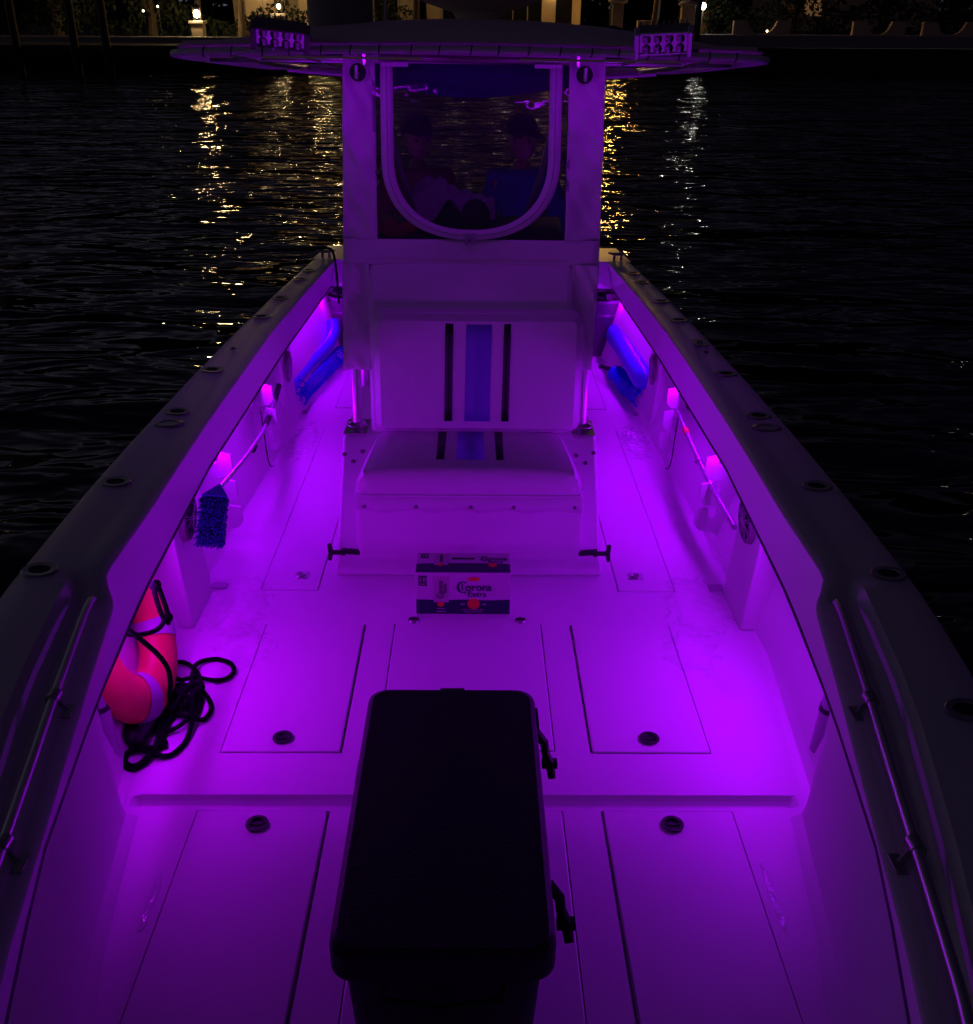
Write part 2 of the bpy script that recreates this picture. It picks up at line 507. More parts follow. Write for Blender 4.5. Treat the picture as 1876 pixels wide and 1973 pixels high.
for x in (-.222, .215):
    o = MB().lathe([(0.0001, .006), (.019, .006), (.023, .002), (.024, 0)], (x, 3.373, .001), 24).build('deck_stud', M_CHROME_D, boat)
    MB().box(x - .019, x + .019, 3.368, 3.379, .0062, .0095).build('stud_slot', M_RUBBER, o)

# ---- gunwales with coaming lip, mirrored left and right
def smoothstep(a, b, x):
    t = max(0, min(1, (x - a) / (b - a))); return t * t * (3 - 2 * t)

YS = [-.15, 0, .2, .4, .7, 1.0, 1.2, 1.4, 1.6, 1.8, 2.0, 2.2, 2.30, 2.34, 2.38, 2.42, 2.46, 2.5, 2.6, 2.75, 2.9, 3.1, 3.3, 3.5, 3.7, 4.0, 4.3, 4.7, 5.1, 5.5, 6.0, 6.5, 7.03]
CH = [(.4, .66), (1.0, .845), (1.447, .965), (1.8, 1.045), (2.05, 1.09), (2.42, 1.135), (2.5, 1.15), (7.1, 1.12)]
def gun_row(s, y):
    i, o = fi(y), fo(y)
    t = 1 - smoothstep(2.36, 2.50, y)
    c = max(i + .05, min(lerp_tab(CH, y), o - .05)) if t > 0 else i + .11
    zl = ZG - .040 * t
    pts = [(i, zl + .000), (i + .006, zl + .004), (i + .45 * (c - i), zl + .004 - .0 * t), (i + .68 * (c - i), zl + .004 - .012 * t),
           (i + .84 * (c - i), ZG - .022 * t), (c, ZG), (c + (o - c) * .5, ZG + .003), (o - .03, ZG), (o - .008, ZG - .008), (o, ZG - .03),
           (o + .012, ZG - .045), (o + .012, ZG - .075), (o - .004, ZG - .085)]
    return [(s * px, y, pz) for px, pz in pts]
def transom_row(y, s, e):
    pass
for s in (-1, 1):
    mb = MB()
    rows = [gun_row(s, y) for y in YS]
    mb.grid(rows)
    # aft corner block joins the transom top
    i, o = fi(7.03), fo(7.03)
    mb.build('gunwale', M_GUN, boat)
    # coaming lip: inner face, rubber edge, underside
    mb = MB()
    rows = []
    for y in YS:
        i, b = fi(y), fb(y)
        t = 1 - smoothstep(2.36, 2.50, y); zt = ZG - .040 * t
        mid = (i + b) / 2 + .002
        rows.append([(s * i, y, zt), (s * mid, y, (zt + ZL) / 2 + .02), (s * b, y, ZL), (s * (b + .018), y, ZL), (s * (b + .020), y, ZG - .07)])
    mb.grid(rows)
    mb.build('coaming', M_GEL, boat)
    path = [(s * (fb(y) + .004), y, ZL - .002) for y in YS]
    MB().tube(path, .0085, 8).build('rubber_edge_trim', M_RUBBER, boat)
    # gunwale underside
    mb = MB(); rows = []
    for y in [k for k in YS if k >= 2.2]:
        rows.append([(s * (fb(y) + .020), y, ZG - .07), (s * (fo(y) - .03), y, ZG - .075)])
    mb.grid(rows); mb.build('gunwale_underside', M_GEL, boat)
    # bow side panel from the coaming to the deck, ending in a vertical edge
    mb = MB(); rows = []
    ysb = [-.15, 0, .2, .5, .8, 1.0, 1.3, 1.57, 1.82, 2.05, 2.22, 2.255]
    for y in ysb:
        bt, bb = fb(y) + .060, fbase(y)
        rows.append([(s * bt, y, ZL + .02), (s * (bt * .7 + bb * .3), y, .36), (s * (bt * .4 + bb * .6), y, .19), (s * (bb + .006), y, .055), (s * (bb - .004), y, .018), (s * (bb - .035), y, .0015)])
    y = 2.272
    bt, bb = fb(y) + .085, fbase(y) + .012
    rows.append([(s * bt, y, ZL + .02), (s * (bt * .7 + bb * .3), y, .36), (s * (bt * .4 + bb * .6), y, .19), (s * (bb + .006), y, .055), (s * (bb), y, .02), (s * (bb), y, .0)])
    rows.append([(s * (p[0] * s + .13), y + .002, p[2]) for p in rows[-1]])
    mb.grid(rows); mb.build('bow_side_panel', M_GEL, boat)
    # hull liner behind the coaming, with a cove where it meets the deck
    mb = MB(); rows = []
    for y in [2.274, 2.42, 2.7, 3.0, 3.29, 3.6, 3.9, 4.2, 4.5, 4.8, 5.14, 5.16, 5.6, 6.0, 6.5, 7.1, 7.62]:
        x = fw(y); o = fo(y) - .03
        led = .045 if 3.6 < y < 5.15 else .0
        cv = .045 if y < 3.4 else .018
        rows.append([(s * (x - led - cv), y, .0015), (s * (x - led - cv * .35), y, .010), (s * (x - led), y, .038), (s * (x - led * .3 + .004), y, .05),
                     (s * (x + .02), y, .12), (s * (x + .058), y, .25), (s * min(o, x + .09), y, .45), (s * o, y, ZG - .074)])
    mb.grid(rows); mb.build('hull_liner', M_GEL, boat)
    # outside of the hull
    mb = MB(); rows = []
    for y in [-.62, -.5, -.2, .1, .5, 1.0, 1.5, 2.05, 3.0, 4.3, 6.0, 7.1, 7.75]:
        o = fo(y)
        rows.append([(s * max(0, o - .004), y, ZG - .085), (s * max(0, o - .05), y, .4), (s * max(0, o - .16), y, 0), (s * max(0, o - .3), y, -.35), (s * max(0, o - .75), y, -.8)])
    mb.grid(rows); mb.build('hull_side', M_GEL, boat)
    # pillars that carry the gunwale
    for (y0, y1, x0) in ((3.30, 3.61, 1.088), (5.50, 5.80, 1.076)):
        xo = fo(y0) - .02
        mb = MB().prism([(s * x0, 0), (s * (x0 + .030), .35), (s * (x0 + .034), ZG - .068), (s * xo, ZG - .068), (s * xo, 0)], 'y', y0, y1)
        pil = mb.build('pillar', M_GEL, boat, bevel=.010, bseg=3)
        # drain slot at the foot
        MB().box(min(s * 1.035, s * 1.10), max(s * 1.035, s * 1.10), y1 + .005, y1 + .05, .0, .012).build('drain_cover', M_TAPE, pil, bevel=.004)

# bow foredeck cap and transom
mb = MB()
rows = []
for y in (-.62, -.5, -.3, -.2, -.15):
    x = max(fo(y), .001)
    rows.append([(-x, y, ZG - .01), (-x * .6, y, ZG), (0, y, ZG + .004), (x * .6, y, ZG), (x, y, ZG - .01)])
mb.grid(rows); mb.build('bow_cap', M_GUN, boat)
mb = MB()
o7 = fo(7.03)
mb.grid([[(x, 7.03, ZG) for x in (-.965, .965)], [(x, 7.55, ZG) for x in (-1.09, 1.09)]])
mb.add([(-o7, 7.03, ZG), (-.965, 7.03, ZG), (-1.09, 7.55, ZG), (-fo(7.55), 7.55, ZG)], [(0, 1, 2, 3)])
mb.add([(o7, 7.03, ZG), (.965, 7.03, ZG), (1.09, 7.55, ZG), (fo(7.55), 7.55, ZG)], [(0, 1, 2, 3)])
mb.grid([[(x, 7.03, ZG) for x in (-.965, .965)], [(x, 7.02, .60) for x in (-1.0, 1.0)], [(x, 7.03, .525) for x in (-1.02, 1.02)], [(x, 7.05, .525) for x in (-1.02, 1.02)], [(x, 7.06, .65) for x in (-1.1, 1.1)], [(x, 7.55, .65) for x in (-1.1, 1.1)], [(x, 7.58, 0) for x in (-1.12, 1.12)]])
mb.grid([[(-1.09, 7.55, ZG), (1.09, 7.55, ZG)], [(-1.08, 7.75, ZG - .05), (1.08, 7.75, ZG - .05)], [(-1.0, 7.8, -.6), (1.0, 7.8, -.6)]])
mb.build('transom', M_GEL, boat)
MB().tube([(-1.02, 7.035, .523), (1.02, 7.035, .523)], .0085, 8).build('rubber_edge_trim', M_RUBBER, boat)

# ---- rod holders, cups, pads, cleats and rails set in the gunwales
def rod_holder(x, y, r=.036, ang=0., sc=1.):
    M = Matrix.Rotation(ang, 3, 'Z') @ Matrix.Diagonal((1.18, .95, 1))
    g = MB().lathe([(r * .70, -.002), (r * .76, .004), (r * 1.15, .005), (r * 1.28, .0005)], (x, y, ZG + .003), 28, M)
    o = g.build('rod_holder', M_CHROME_D, boat)
    MB().lathe([(r * .72, .0), (r * .70, -.001), (.0001, -.0015)], (x, y, ZG + .0055), 28, M).build('bore_shade_disc', M_RECESS_SHADE, o)  # black disc laid on top, standing in for the shaded bore
for s in (-1, 1):
    for y, x in ((2.475, 1.232), (3.103, 1.222), (3.822, 1.207), (4.397, 1.203), (5.388, 1.170), (5.835, 1.147), (6.358, 1.113), (6.631, 1.098)):
        rod_holder(s * x, y, .036 if y < 6 else .034, s * .15)
    rod_holder(s * 1.165, 1.83, .036, s * .3)
    # pop-up cup / light beside the fourth holder
    x, y = s * 1.203, 3.683
    o = MB().lathe([(.030, .0), (.034, .005), (.046, .005), (.052, .0)], (x, y, ZG + .003), 24, Matrix.Diagonal((1.2, .85, 1))).build('drink_cup', M_CHROME_D, boat)
    MB().lathe([(.032, .0), (.020, -.001), (.0001, .001)], (x, y, ZG + .005), 24, Matrix.Diagonal((1.2, .85, 1))).build('cup_lens', M_CHROME, o)
    MB().lathe([(.0001, .004), (.009, .004), (.013, 0)], (s * 1.187, 4.757, ZG + .003), 16).build('deck_plug', M_BLKPLASTIC, boat)
    # stern cleat
    mb = MB()
    mb.tube([(s * 1.05 - .07, 7.10, ZG + .05), (s * 1.05 - .03, 7.10, ZG + .042), (s * 1.05 + .03, 7.10, ZG + .042), (s * 1.05 + .07, 7.10, ZG + .05)], [.006, .011, .011, .006], 10)
    for d in (-.025, .025): mb.tube([(s * 1.05 + d, 7.10, ZG), (s * 1.05 + d, 7.10, ZG + .045)], .009, 8)
    mb.build('cleat', M_CHROME_D, boat)
    # recessed bow rail
    pts = [(s * (fi(yy) + .062 + (.0 if yy < 2.3 else (yy - 2.3) * .0)), yy, ZG - .012) for yy in (.5, .8, 1.03, 1.2, 1.43, 1.66, 1.9, 2.1, 2.27)]
    pts = [(s * .45, .2, ZG - .012)] + pts + [(s * 1.040, 2.345, ZG - .018), (s * 1.046, 2.365, ZG - .036)]
    rail = MB().tube(smooth_path(pts, 4), .0115, 12).build('bow_rail', M_CHROME, boat)
    for yy in (1.42, 1.89, .95):
        px = fi(yy) + .062
        m2 = MB()
        m2.tube([(s * px, yy - .016, ZG - .012), (s * px, yy + .016, ZG - .012)], .0165, 12)
        m2.tube([(s * px, yy, ZG - .012), (s * (px - .035), yy - .02, ZG - .036)], .007, 8)
        m2.obox((s * (px - .040), yy - .025, ZG - .034), .024, .05, .005)
        m2.build('rail_bracket', M_CHROME_D, rail, bevel=.001)
o = MB().box(1.155, 1.225, 4.86, 4.99, ZG + .002, ZG + .008).build('pop_up_cleat', M_CHROME_D, boat, bevel=.003)
MB().tube([(1.175, 4.93, ZG + .010), (1.205, 4.93, ZG + .010)], .007, 8).build('cleat_bar', M_CHROME, o)

# ---- loudspeakers on the pillars
def speaker(s, y, z, x, r):
    M = Matrix.Rotation(s * -PI / 2 - s * .06, 3, 'Y')
    c = Vector((s * x, y, z))
    o = MB().lathe([(r * .78, .020), (r * .86, .028), (r * .98, .024), (r * 1.04, .006), (r * 1.05, -.01)], c, 32, M).build('speaker', M_GREY, boat)
    MB().lathe([(r * .80, .018), (r * .45, .002), (r * .25, .010), (.0001, .014)], c, 28, M).build('speaker_cone', M_BLKPLASTIC, o)
    g = MB()
    for k in range(4):
        a = k * PI / 4 + .39
        for off in (-.006, .006):
            d = Vector((math.cos(a), math.sin(a), 0)); e = Vector((-math.sin(a), math.cos(a), 0)) * off
            g.tube([c + M @ (d * -r * .8 + e + Vector((0, 0, .024))), c + M @ (e * .6 + Vector((0, 0, .030))), c + M @ (d * r * .8 + e + Vector((0, 0, .024)))], .003, 6)
    g.lathe([(.0001, .036), (.012, .034), (.016, .028)], c, 16, M)
    g.build('speaker_grille', M_POLE, o)
for s in (-1, 1):
    speaker(s, 3.46, .415, 1.118, .092)
    speaker(s, 5.66, .35, 1.118, .098)

# ---- rod racks: white hooked plates standing out from the liner
def rack(s, y):
    mb = MB()
    pts = [(1.235, .52), (1.165, .50)]
    for k in range(3):
        zt = .375 - k * .128; xw = 1.168 - k * .010
        # prong k: reaches inboard and turns up, slot above it
        pts += [(xw - .018, zt + .056), (xw - .032, zt + .038), (xw - .046, zt + .044), (xw - .056, zt + .088), (xw - .108, zt + .078), (xw - .112, zt + .006), (xw - .088, zt - .026), (xw - .028, zt - .034)]
    pts += [(1.135, .075), (1.150, .055), (1.185, .05), (1.205, .10), (1.235, .25), (1.25, .40)]
    mb.prism([(s * a, b) for a, b in pts], 'y', y - .007, y + .007)
    mb.build('rod_rack', M_HOOK, boat, bevel=.002)
for s in (-1, 1):
    rack(s, 4.02); rack(s, 4.98)

# ---- console, seat and cushions
con = MB()
con.prism([(3.735, 0), (3.742, .028), (3.80, .05), (4.225, .46), (4.26, .472), (5.45, .472), (5.5, 0)], 'x', -.588, .588)
console = con.build('console', M_GEL, boat, bevel=.016, bseg=3)
MB().prism([(4.26, .45), (4.34, 1.10), (4.43, 1.235), (4.50, 1.262), (5.30, 1.22), (5.45, .45)], 'x', -.462, .462).build('console_face', M_GEL, console, bevel=.03, bseg=4)
MB().tube([(-.45, 4.425, 1.245), (.45, 4.425, 1.250)], .012, 8).build('console_bead', M_VINYL, console)
box_ = MB().prism([(3.785, .052), (3.752, .20), (3.748, .37), (4.30, .37), (4.30, .052)], 'x', -.486, .492).build('seat_box', M_GEL, boat, bevel=.022, bseg=4)
for s, x in ((-1, -.486), (1, .492)):
    mb = MB()
    mb.obox((x + s * .030, 3.79, .092), .075, .020, .022, Matrix.Rotation(s * -.08, 3, 'Y'))
    mb.obox((x + s * .066, 3.788, .092), .018, .024, .030)
    mb.obox((x + s * .095, 3.785, .090), .06, .016, .018)
    mb.tube([(x + s * .127, 3.785, .052), (x + s * .121, 3.785, .09), (x + s * .125, 3.785, .132)], [.009, .012, .010], 10)
    mb.build('rubber_latch', M_RUBBER, box_, bevel=.003)

def cushion(name, outline_fn, nx, parent):
    pass
def rbox(x0, x1, y0, y1, z0, z1, r, seg=5):
    """box with well rounded edges, as a bevelled mesh later"""
    return MB().box(x0, x1, y0, y1, z0, z1)
# seat cushion: a rounded pad, narrower at the back, crown on top, waterfall front
def seat_pad():
    rows = []
    N = 26
    for j in range(N + 1):
        v = j / N
        y = 3.742 + v * .535
        hw = .487 - .038 * v
        # corner rounding in plan
        e = min(v, 1 - v) * .535
        rr = .06
        cut = rr - math.sqrt(max(0, rr * rr - (rr - min(e, rr)) ** 2)) if e < rr else 0
        hw -= cut * (1 if v > .5 else .45)
        row = []
        K = 28
        for k in range(K + 1):
            u = -1 + 2 * k / K
            x = u * hw
            ex = (1 - abs(u)) * hw
            zt = .478 + .016 * (1 - abs(u) ** 4)
            er = min(ex, e if v < .5 else e, .05)
            drop = .055 - math.sqrt(max(0, .055 ** 2 - (.055 - min(er, .055)) ** 2))
            row.append((x, y, zt - drop))
        rows.append([(row[0][0], y, .378)] + row + [(row[-1][0], y, .378)])
    mb = MB()
    first = [(p[0], 3.742 + .001, .378) for p in rows[0]]
    last = [(p[0], rows[-1][0][1], .378) for p in rows[-1]]
    mb.grid([first] + rows + [last])
    return mb
seat = seat_pad().build('seat_cushion', M_VINYL, boat)
MB().tube([(-.468, 4.2, .385)] + [(-.486, 3.80, .386), (-.47, 3.738, .386), (.47, 3.738, .386), (.490, 3.80, .386), (.468, 4.2, .385)], .0055, 8).build('seat_piping', M_VINYL, seat)
# skirt under the cushion, held by snaps
mb = MB(); rows = []
sx = [-.445, -.226, .006, .192, .45]
for k in range(61):
    x = -.482 + .966 * k / 60
    d = min(abs(x - a) for a in sx)
    sag = .010 * min(1, d / .06)
    rows.append([(x, 3.741, .382), (x, 3.736 - .003 * math.sin(x * 43), .352), (x, 3.734 - sag * .8 * (1 + .4 * math.sin(x * 60)), .318 - .006 * math.sin(x * 31))])
mb.grid(rows); sk = mb.build('seat_skirt', M_VINYL, seat, solid=.003)
for x in sx:
    MB().lathe([(.0001, .006), (.006, .005), (.009, 0)], (x, 3.731, .337), 12, Matrix.Rotation(PI / 2, 3, 'X')).build('snap', M_CHROME_D, sk)

# backrest: leans a little and is set slightly off to the right
def back_pad():
    x0, x1, z0, z1 = -.435, .505, .498, 1.035
    mb = MB(); rows = []
    N, K = 22, 30
    front = []
    for j in range(N + 1):
        v = j / N; z = z0 + (z1 - z0) * v
        row = []
        for k in range(K + 1):
            u = k / K; x = x0 + (x1 - x0) * u
            e = min(u * (x1 - x0), (1 - u) * (x1 - x0), v * (z1 - z0), (1 - v) * (z1 - z0))
            r = .035
            d = r - math.sqrt(max(0, r * r - (r - min(e, r)) ** 2))
            puff = .012 * math.sin(PI * u) ** .5 * math.sin(PI * v) ** .5 if 0 < u < 1 and 0 < v < 1 else 0
            # rounded plan corners
            ex, ez = min(u, 1 - u) * (x1 - x0), min(v, 1 - v) * (z1 - z0); rr = .05
            xx, zz = x, z
            if ex < rr and ez < rr:
                a, b = rr - ex, rr - ez; L = max(a, b)
                if L > 0:
                    f = L / math.hypot(a, b)
                    cx = x0 + rr if u < .5 else x1 - rr; cz = z0 + rr if v < .5 else z1 - rr
                    xx = cx + (x - cx) * f; zz = cz + (z - cz) * f
            yy = 4.185 + (z - z0) * .06 + d - puff
            row.append((xx, yy, zz))
        front.append(row)
    mb.grid(front)
    ring = front[0] + [r[-1] for r in front[1:]] + front[-1][::-1][1:] + [r[0] for r in front[::-1][1:-1]]
    back = [(p[0], p[1] + .085, p[2]) for p in ring]
    mb.grid([ring, back], True)
    return mb, ring
bp_, ring = back_pad()
back = bp_.build('backrest', M_VINYL, boat)
MB().tube([(p[0], p[1] + .004, p[2]) for p in ring[::2]], .005, 8, closed=True).build('backrest_piping', M_VINYL, back)
def yb(z): return 4.185 + (z - .498) * .06 - .0135
for nm, a, b, m in (('black_stripe', (-.110, -.075), (-.118, -.083), M_STR_BLK), ('blue_stripe', (-.018, .098), (-.027, .092), M_STR_BLU), ('black_stripe', (.152, .182), (.146, .178), M_STR_BLK)):
    rows = []
    for k in range(9):
        t = k / 8; z = .560 + (1.010 - .560) * t
        xa, xb = b[0] + (a[0] - b[0]) * t, b[1] + (a[1] - b[1]) * t
        rows.append([(xa, yb(z) + .0015 + (.012 if k == 8 else 0), z), (xb, yb(z) + .0015 + (.012 if k == 8 else 0), z)])
    MB().grid(rows).build(nm, m, back, solid=.004)
for nm, a, b, m in (('black_stripe', (-.146, -.107), (-.145, -.111), M_STR_BLK), ('blue_stripe', (-.059, .061), (-.058, .064), M_STR_BLU), ('black_stripe', (.116, .152), (.118, .150), M_STR_BLK)):
    MB().grid([[(a[0], 4.215, .4925), (a[1], 4.215, .4925)], [(b[0], 3.88, .4935), (b[1], 3.88, .4935)]]).build(nm, m, seat, solid=.004)

# ---- T-top: hoop frame, canvas, legs, enclosure
ttop = MB()
def top_w(y): return 1.180 - (y - 4.1) * .02
ZF = lambda y, x=0: 2.085 - .020 * abs(x / 1.15) ** 1.6 - (y - 4.1) * .046
front = [(x, 4.10 + .10 * abs(x / 1.15) ** 3, ZF(4.1, x) + .0) for x in [-1.12 + 2.24 * k / 24 for k in range(25)]]
hoop = front + [(1.170, 4.24, ZF(4.24, 1.15)), (1.185, 4.4, ZF(4.4, 1.15)), (1.165, 5.3, ZF(5.3, 1.15)), (1.12, 5.85, ZF(5.85, 1.15)), (1.03, 5.99, ZF(6, 1.05))] + \
    [(x, 6.02, ZF(6.02, x)) for x in (.6, 0, -.6)] + [(-1.03, 5.99, ZF(6, 1.05)), (-1.12, 5.85, ZF(5.85, 1.15)), (-1.165, 5.3, ZF(5.3, 1.15)), (-1.185, 4.4, ZF(4.4, 1.15)), (-1.170, 4.24, ZF(4.24, 1.15))]
frame = MB().tube(hoop, .0145, 14, closed=True)
fr = frame.build('top_frame', M_PAINT, boat, label='polished tube hoop frame of the roof')
# upper edge tube, carries the canvas
up = [(x, y + .02, z + .032) for x, y, z in front]
MB().tube(up, .008, 10).build('canvas_rope_edge', M_CANVAS_G, fr)
for k in range(19):       # lacing round the front tube
    x = -1.03 + 2.06 * k / 18 + random.uniform(-.008, .008)
    y, z = 4.10 + .10 * abs(x / 1.15) ** 3, ZF(4.1, x)
    ringp = [(x + .003 * math.sin(a), y + .017 * math.cos(a) + .002, z + .017 * math.sin(a)) for a in [2 * PI * q / 14 for q in range(14)]]
    MB().tube(ringp + [], .0025, 6, closed=True).build('lacing', M_BLKPLASTIC, fr)
m = MB()
for x in (-.93, -.66, .66, .93):
    m = MB().tube([(x, 4.13 + .10 * abs(x / 1.15) ** 3, ZF(4.13, x) - .008), (x * .995, 5.0, ZF(5.0, x) - .012), (x * .99, 6.0, ZF(6.0, x) - .005)], .015, 10)
    m.build('cross_tube', M_ALU, fr)
for y in (4.65,):
    MB().tube([(-1.13, y, ZF(y, 1.13)), (1.13, y, ZF(y, 1.13))], .015, 10).build('cross_tube', M_ALU, fr)
for s in (-1, 1):     # rod tubes clamped under the rear corner
    MB().tube([(s * .70, 5.98, 1.955), (s * 1.02, 5.90, 1.975)], .020, 12).build('rod_tube', M_CHROME, fr)
    MB().tube([(s * .52, 5.98, 1.955), (s * .66, 5.98, 1.957)], .017, 12).build('rod_tube', M_BLKPLASTIC, fr)
# canvas roof with a crown
mb = MB(); rows = []
for j in range(15):
    v = j / 14
    y = 4.115 + 1.90 * v
    hw = top_w(y) * (1 if j else .97)
    row = []
    for k in range(33):
        u = -1 + 2 * k / 32
        x = u * hw
        crown = (.115 * (1 - abs(u) ** 2.2)) * min(1, (v * 5.2) ** .62) * (1 - .35 * v)
        row.append((x, y + (.10 * abs(u) ** 3 if j < 3 else 0) * (1 - j / 3), ZF(y, x) + .026 + crown))
    rows.append(row)
mb.grid(rows); mb.build('roof_canvas', M_CANVAS_G, boat, solid=.004)
# legs
for s in (-1, 1):
    MB().tube([(s * .535, 4.35, .47), (s * .525, 4.47, 1.25), (s * .500, 4.66, ZF(4.66, .5) - .01)], .022, 16).build('roof_leg', M_CHROME, boat)
    MB().tube([(s * .560, 4.95, .47), (s * .545, 4.98, 1.25), (s * .520, 5.2, ZF(5.2, .5) - .01)], .022, 12).build('roof_leg', M_CHROME, boat)
    f = MB().lathe([(.024, .018), (.030, .014), (.046, .006), (.048, 0)], (s * .535, 4.35, .474), 20).build('leg_base', M_CHROME_D, console)
    MB().prism([(s * .480, 4.225), (s * .585, 4.225), (s * .585, 4.42), (s * .480, 4.42)], 'z', .473, .477).build('leg_plate', M_CHROME_D, console)
    for dx, dz in ((-.042, .40), (.040, .41), (.0, .375)):
        yy = 3.80 + (dz - .05) / .41 * .425
        MB().lathe([(.0001, .007), (.008, .005), (.011, 0)], (s * .535 + dx, yy - .001, dz), 12, Matrix.Rotation(R(45), 3, 'X')).build('leg_bolt', M_CHROME_D, console)

# enclosure curtain: two canvas panels, lower band, clear window, U-shaped zip flap
EY = 4.58
def ey(z): return 4.30 + (z - .66) * .205
def curtain(x_of_l, x_of_r, z0, z1, nx, nz, amp, yoff=0., seed=0):
    rnd = random.Random(seed)
    ph = [rnd.uniform(0, 6) for _ in range(6)]
    rows = []
    for j in range(nz + 1):
        z = z0 + (z1 - z0) * j / nz
        row = []
        for k in range(nx + 1):
            u = k / nx
            x = x_of_l(z) + (x_of_r(z) - x_of_l(z)) * u
            d = amp * (math.sin(z * 9 + ph[0] + u * 3) + .45 * math.sin(z * 61 + u * 8 + ph[4]) * math.sin(u * 5 + ph[5]) + .6 * math.sin(z * 21 + ph[1] - u * 5) + .7 * math.sin(u * 4 + ph[2] + z * 3) + .5 * math.sin(z * 37 + u * 11 + ph[3]))
            row.append((x, ey(z) + yoff + d, z))
        rows.append(row)
    return MB().grid(rows)
xl = lambda z: -.551 - (2.01 - z) * .023
xr = lambda z: .576 - max(0, 1.24 - z) * .036
enc = curtain(xl, lambda z: -.415, 1.318, 2.06, 14, 56, .011, seed=1).build('curtain', M_CANVAS, boat, solid=.004)
curtain(lambda z: .421, xr, 1.318, 2.065, 14, 56, .011, seed=2).build('curtain_panel', M_CANVAS, enc, solid=.004)
curtain(xl, xr, 1.215, 1.321, 30, 8, .003, seed=3).build('curtain_lower_band', M_CANVAS, enc, solid=.004)
curtain(xl, lambda z: -.456, .758, 1.220, 14, 40, .015, -.008, seed=4).build('curtain_skirt', M_CANVAS, enc, solid=.004)
curtain(lambda z: .458, xr, .763, 1.220, 14, 40, .015, -.008, seed=5).build('curtain_skirt', M_CANVAS, enc, solid=.004)
curtain(lambda z: -.42, lambda z: .424, 2.030, 2.072, 16, 3, .001, -.004, seed=6).build('curtain_top_band', M_CANVAS, enc, solid=.004)
for s in (-1, 1):   # side curtains run aft
    mb = MB(); rows = []
    for j in range(31):
        z = .76 + 1.30 * j / 30
        xe = -xl(z) if s < 0 else xr(z)
        row = []
        for k in range(13):
            u = k / 12
            row.append((s * (xe + .008 * math.sin(u * 9 + z * 3) * min(1, u * 6) + .007 * math.sin(z * 14 + u * 6) * min(1, u * 6) + .03 * u), ey(z) + .004 + u * .85, z))
        rows.append(row)
    mb.grid(rows); mb.build('side_curtain', M_CANVAS, enc, solid=.003)
mb = MB(); rows = []
for j in range(11):
    z = 1.319 + (2.036 - 1.319) * j / 10
    rows.append([(-.43 + .864 * k / 12, ey(z) + .006 + .003 * math.sin(z * 8 + k * .5), z) for k in range(13)])
mb.grid(rows); mb.build('clear_window', M_CLEAR, enc)
# U-shaped zip flap
def u_path(inset):
    w_, zb, zt = .392 - inset, 1.322 + inset * .75, 2.035
    out = []
    zc = 1.66
    for k in range(9): out.append((-w_, zt - (zt - zc) * k / 8))
    for k in range(1, 32):
        a = PI + PI * k / 32
        c, s_ = math.cos(a), math.sin(a)
        e = .86
        out.append((w_ * math.copysign(abs(c) ** e, c), zc + (zc - zb) * math.copysign(abs(s_) ** e, s_)))
    for k in range(9): out.append((w_, zc + (zt - zc) * k / 8))
    return out
a, b = u_path(0), u_path(.054)
mb = MB()
mb.grid([[(p[0], ey(p[1]) - .006, p[1]) for p in a], [((p[0] + q[0]) / 2, ey((p[1] + q[1]) / 2) - .012, (p[1] + q[1]) / 2) for p, q in zip(a, b)], [(p[0], ey(p[1]) - .006, p[1]) for p in b]])
fl = mb.build('zip_flap', M_CANVAS, enc, solid=.004)
mid = [((p[0] + q[0]) / 2, ey((p[1] + q[1]) / 2) - .015, (p[1] + q[1]) / 2) for p, q in zip(a, b)]
MB().tube(mid, .0022, 6).build('zip', M_TAPE, fl)
yz = ey(1.33)
MB().box(-.030, -.012, yz - .020, yz - .008, 1.300, 1.350).box(.000, .018, yz - .020, yz - .008, 1.300, 1.350).build('zip_pull', M_TAPE, fl, bevel=.002)
o = MB().tube([(-.395, 4.555, 2.050), (.42, 4.555, 2.042)], .014, 12).build('curtain_rail', M_CHROME_D, enc)
for s in (-1, 1):
    MB().box(min(s * .27, s * .385), max(s * .27, s * .385), 4.535, 4.545, 2.016, 2.031).build('curtain_strap', M_CANVAS, enc)
    MB().box(min(s * .445, s * .462), max(s * .445, s * .462), 4.52, 4.55, 2.02, 2.07).build('rail_hanger', M_ALU, fr, bevel=.003)
    # round port: dark disc for the shade inside, short tube for the leg
    mb = MB().lathe([(.036, 0), (.038, .003), (.041, .003), (.042, 0)], (s * .486, EY - .018, 1.992), 24, Matrix.Rotation(PI / 2, 3, 'X'))
    p = mb.build('port_ring', M_CANVAS, enc)
    MB().lathe([(.036, .001), (.0001, .0012)], (s * .486, EY - .018, 1.992), 24, Matrix.Rotation(PI / 2, 3, 'X')).build('port_shade_disc', M_RECESS_SHADE, p)
    MB().tube([(s * .491, EY - .022, 1.965), (s * .491, EY - .022, 2.020)], .012, 10).build('port_tube', M_CHROME_D, p)

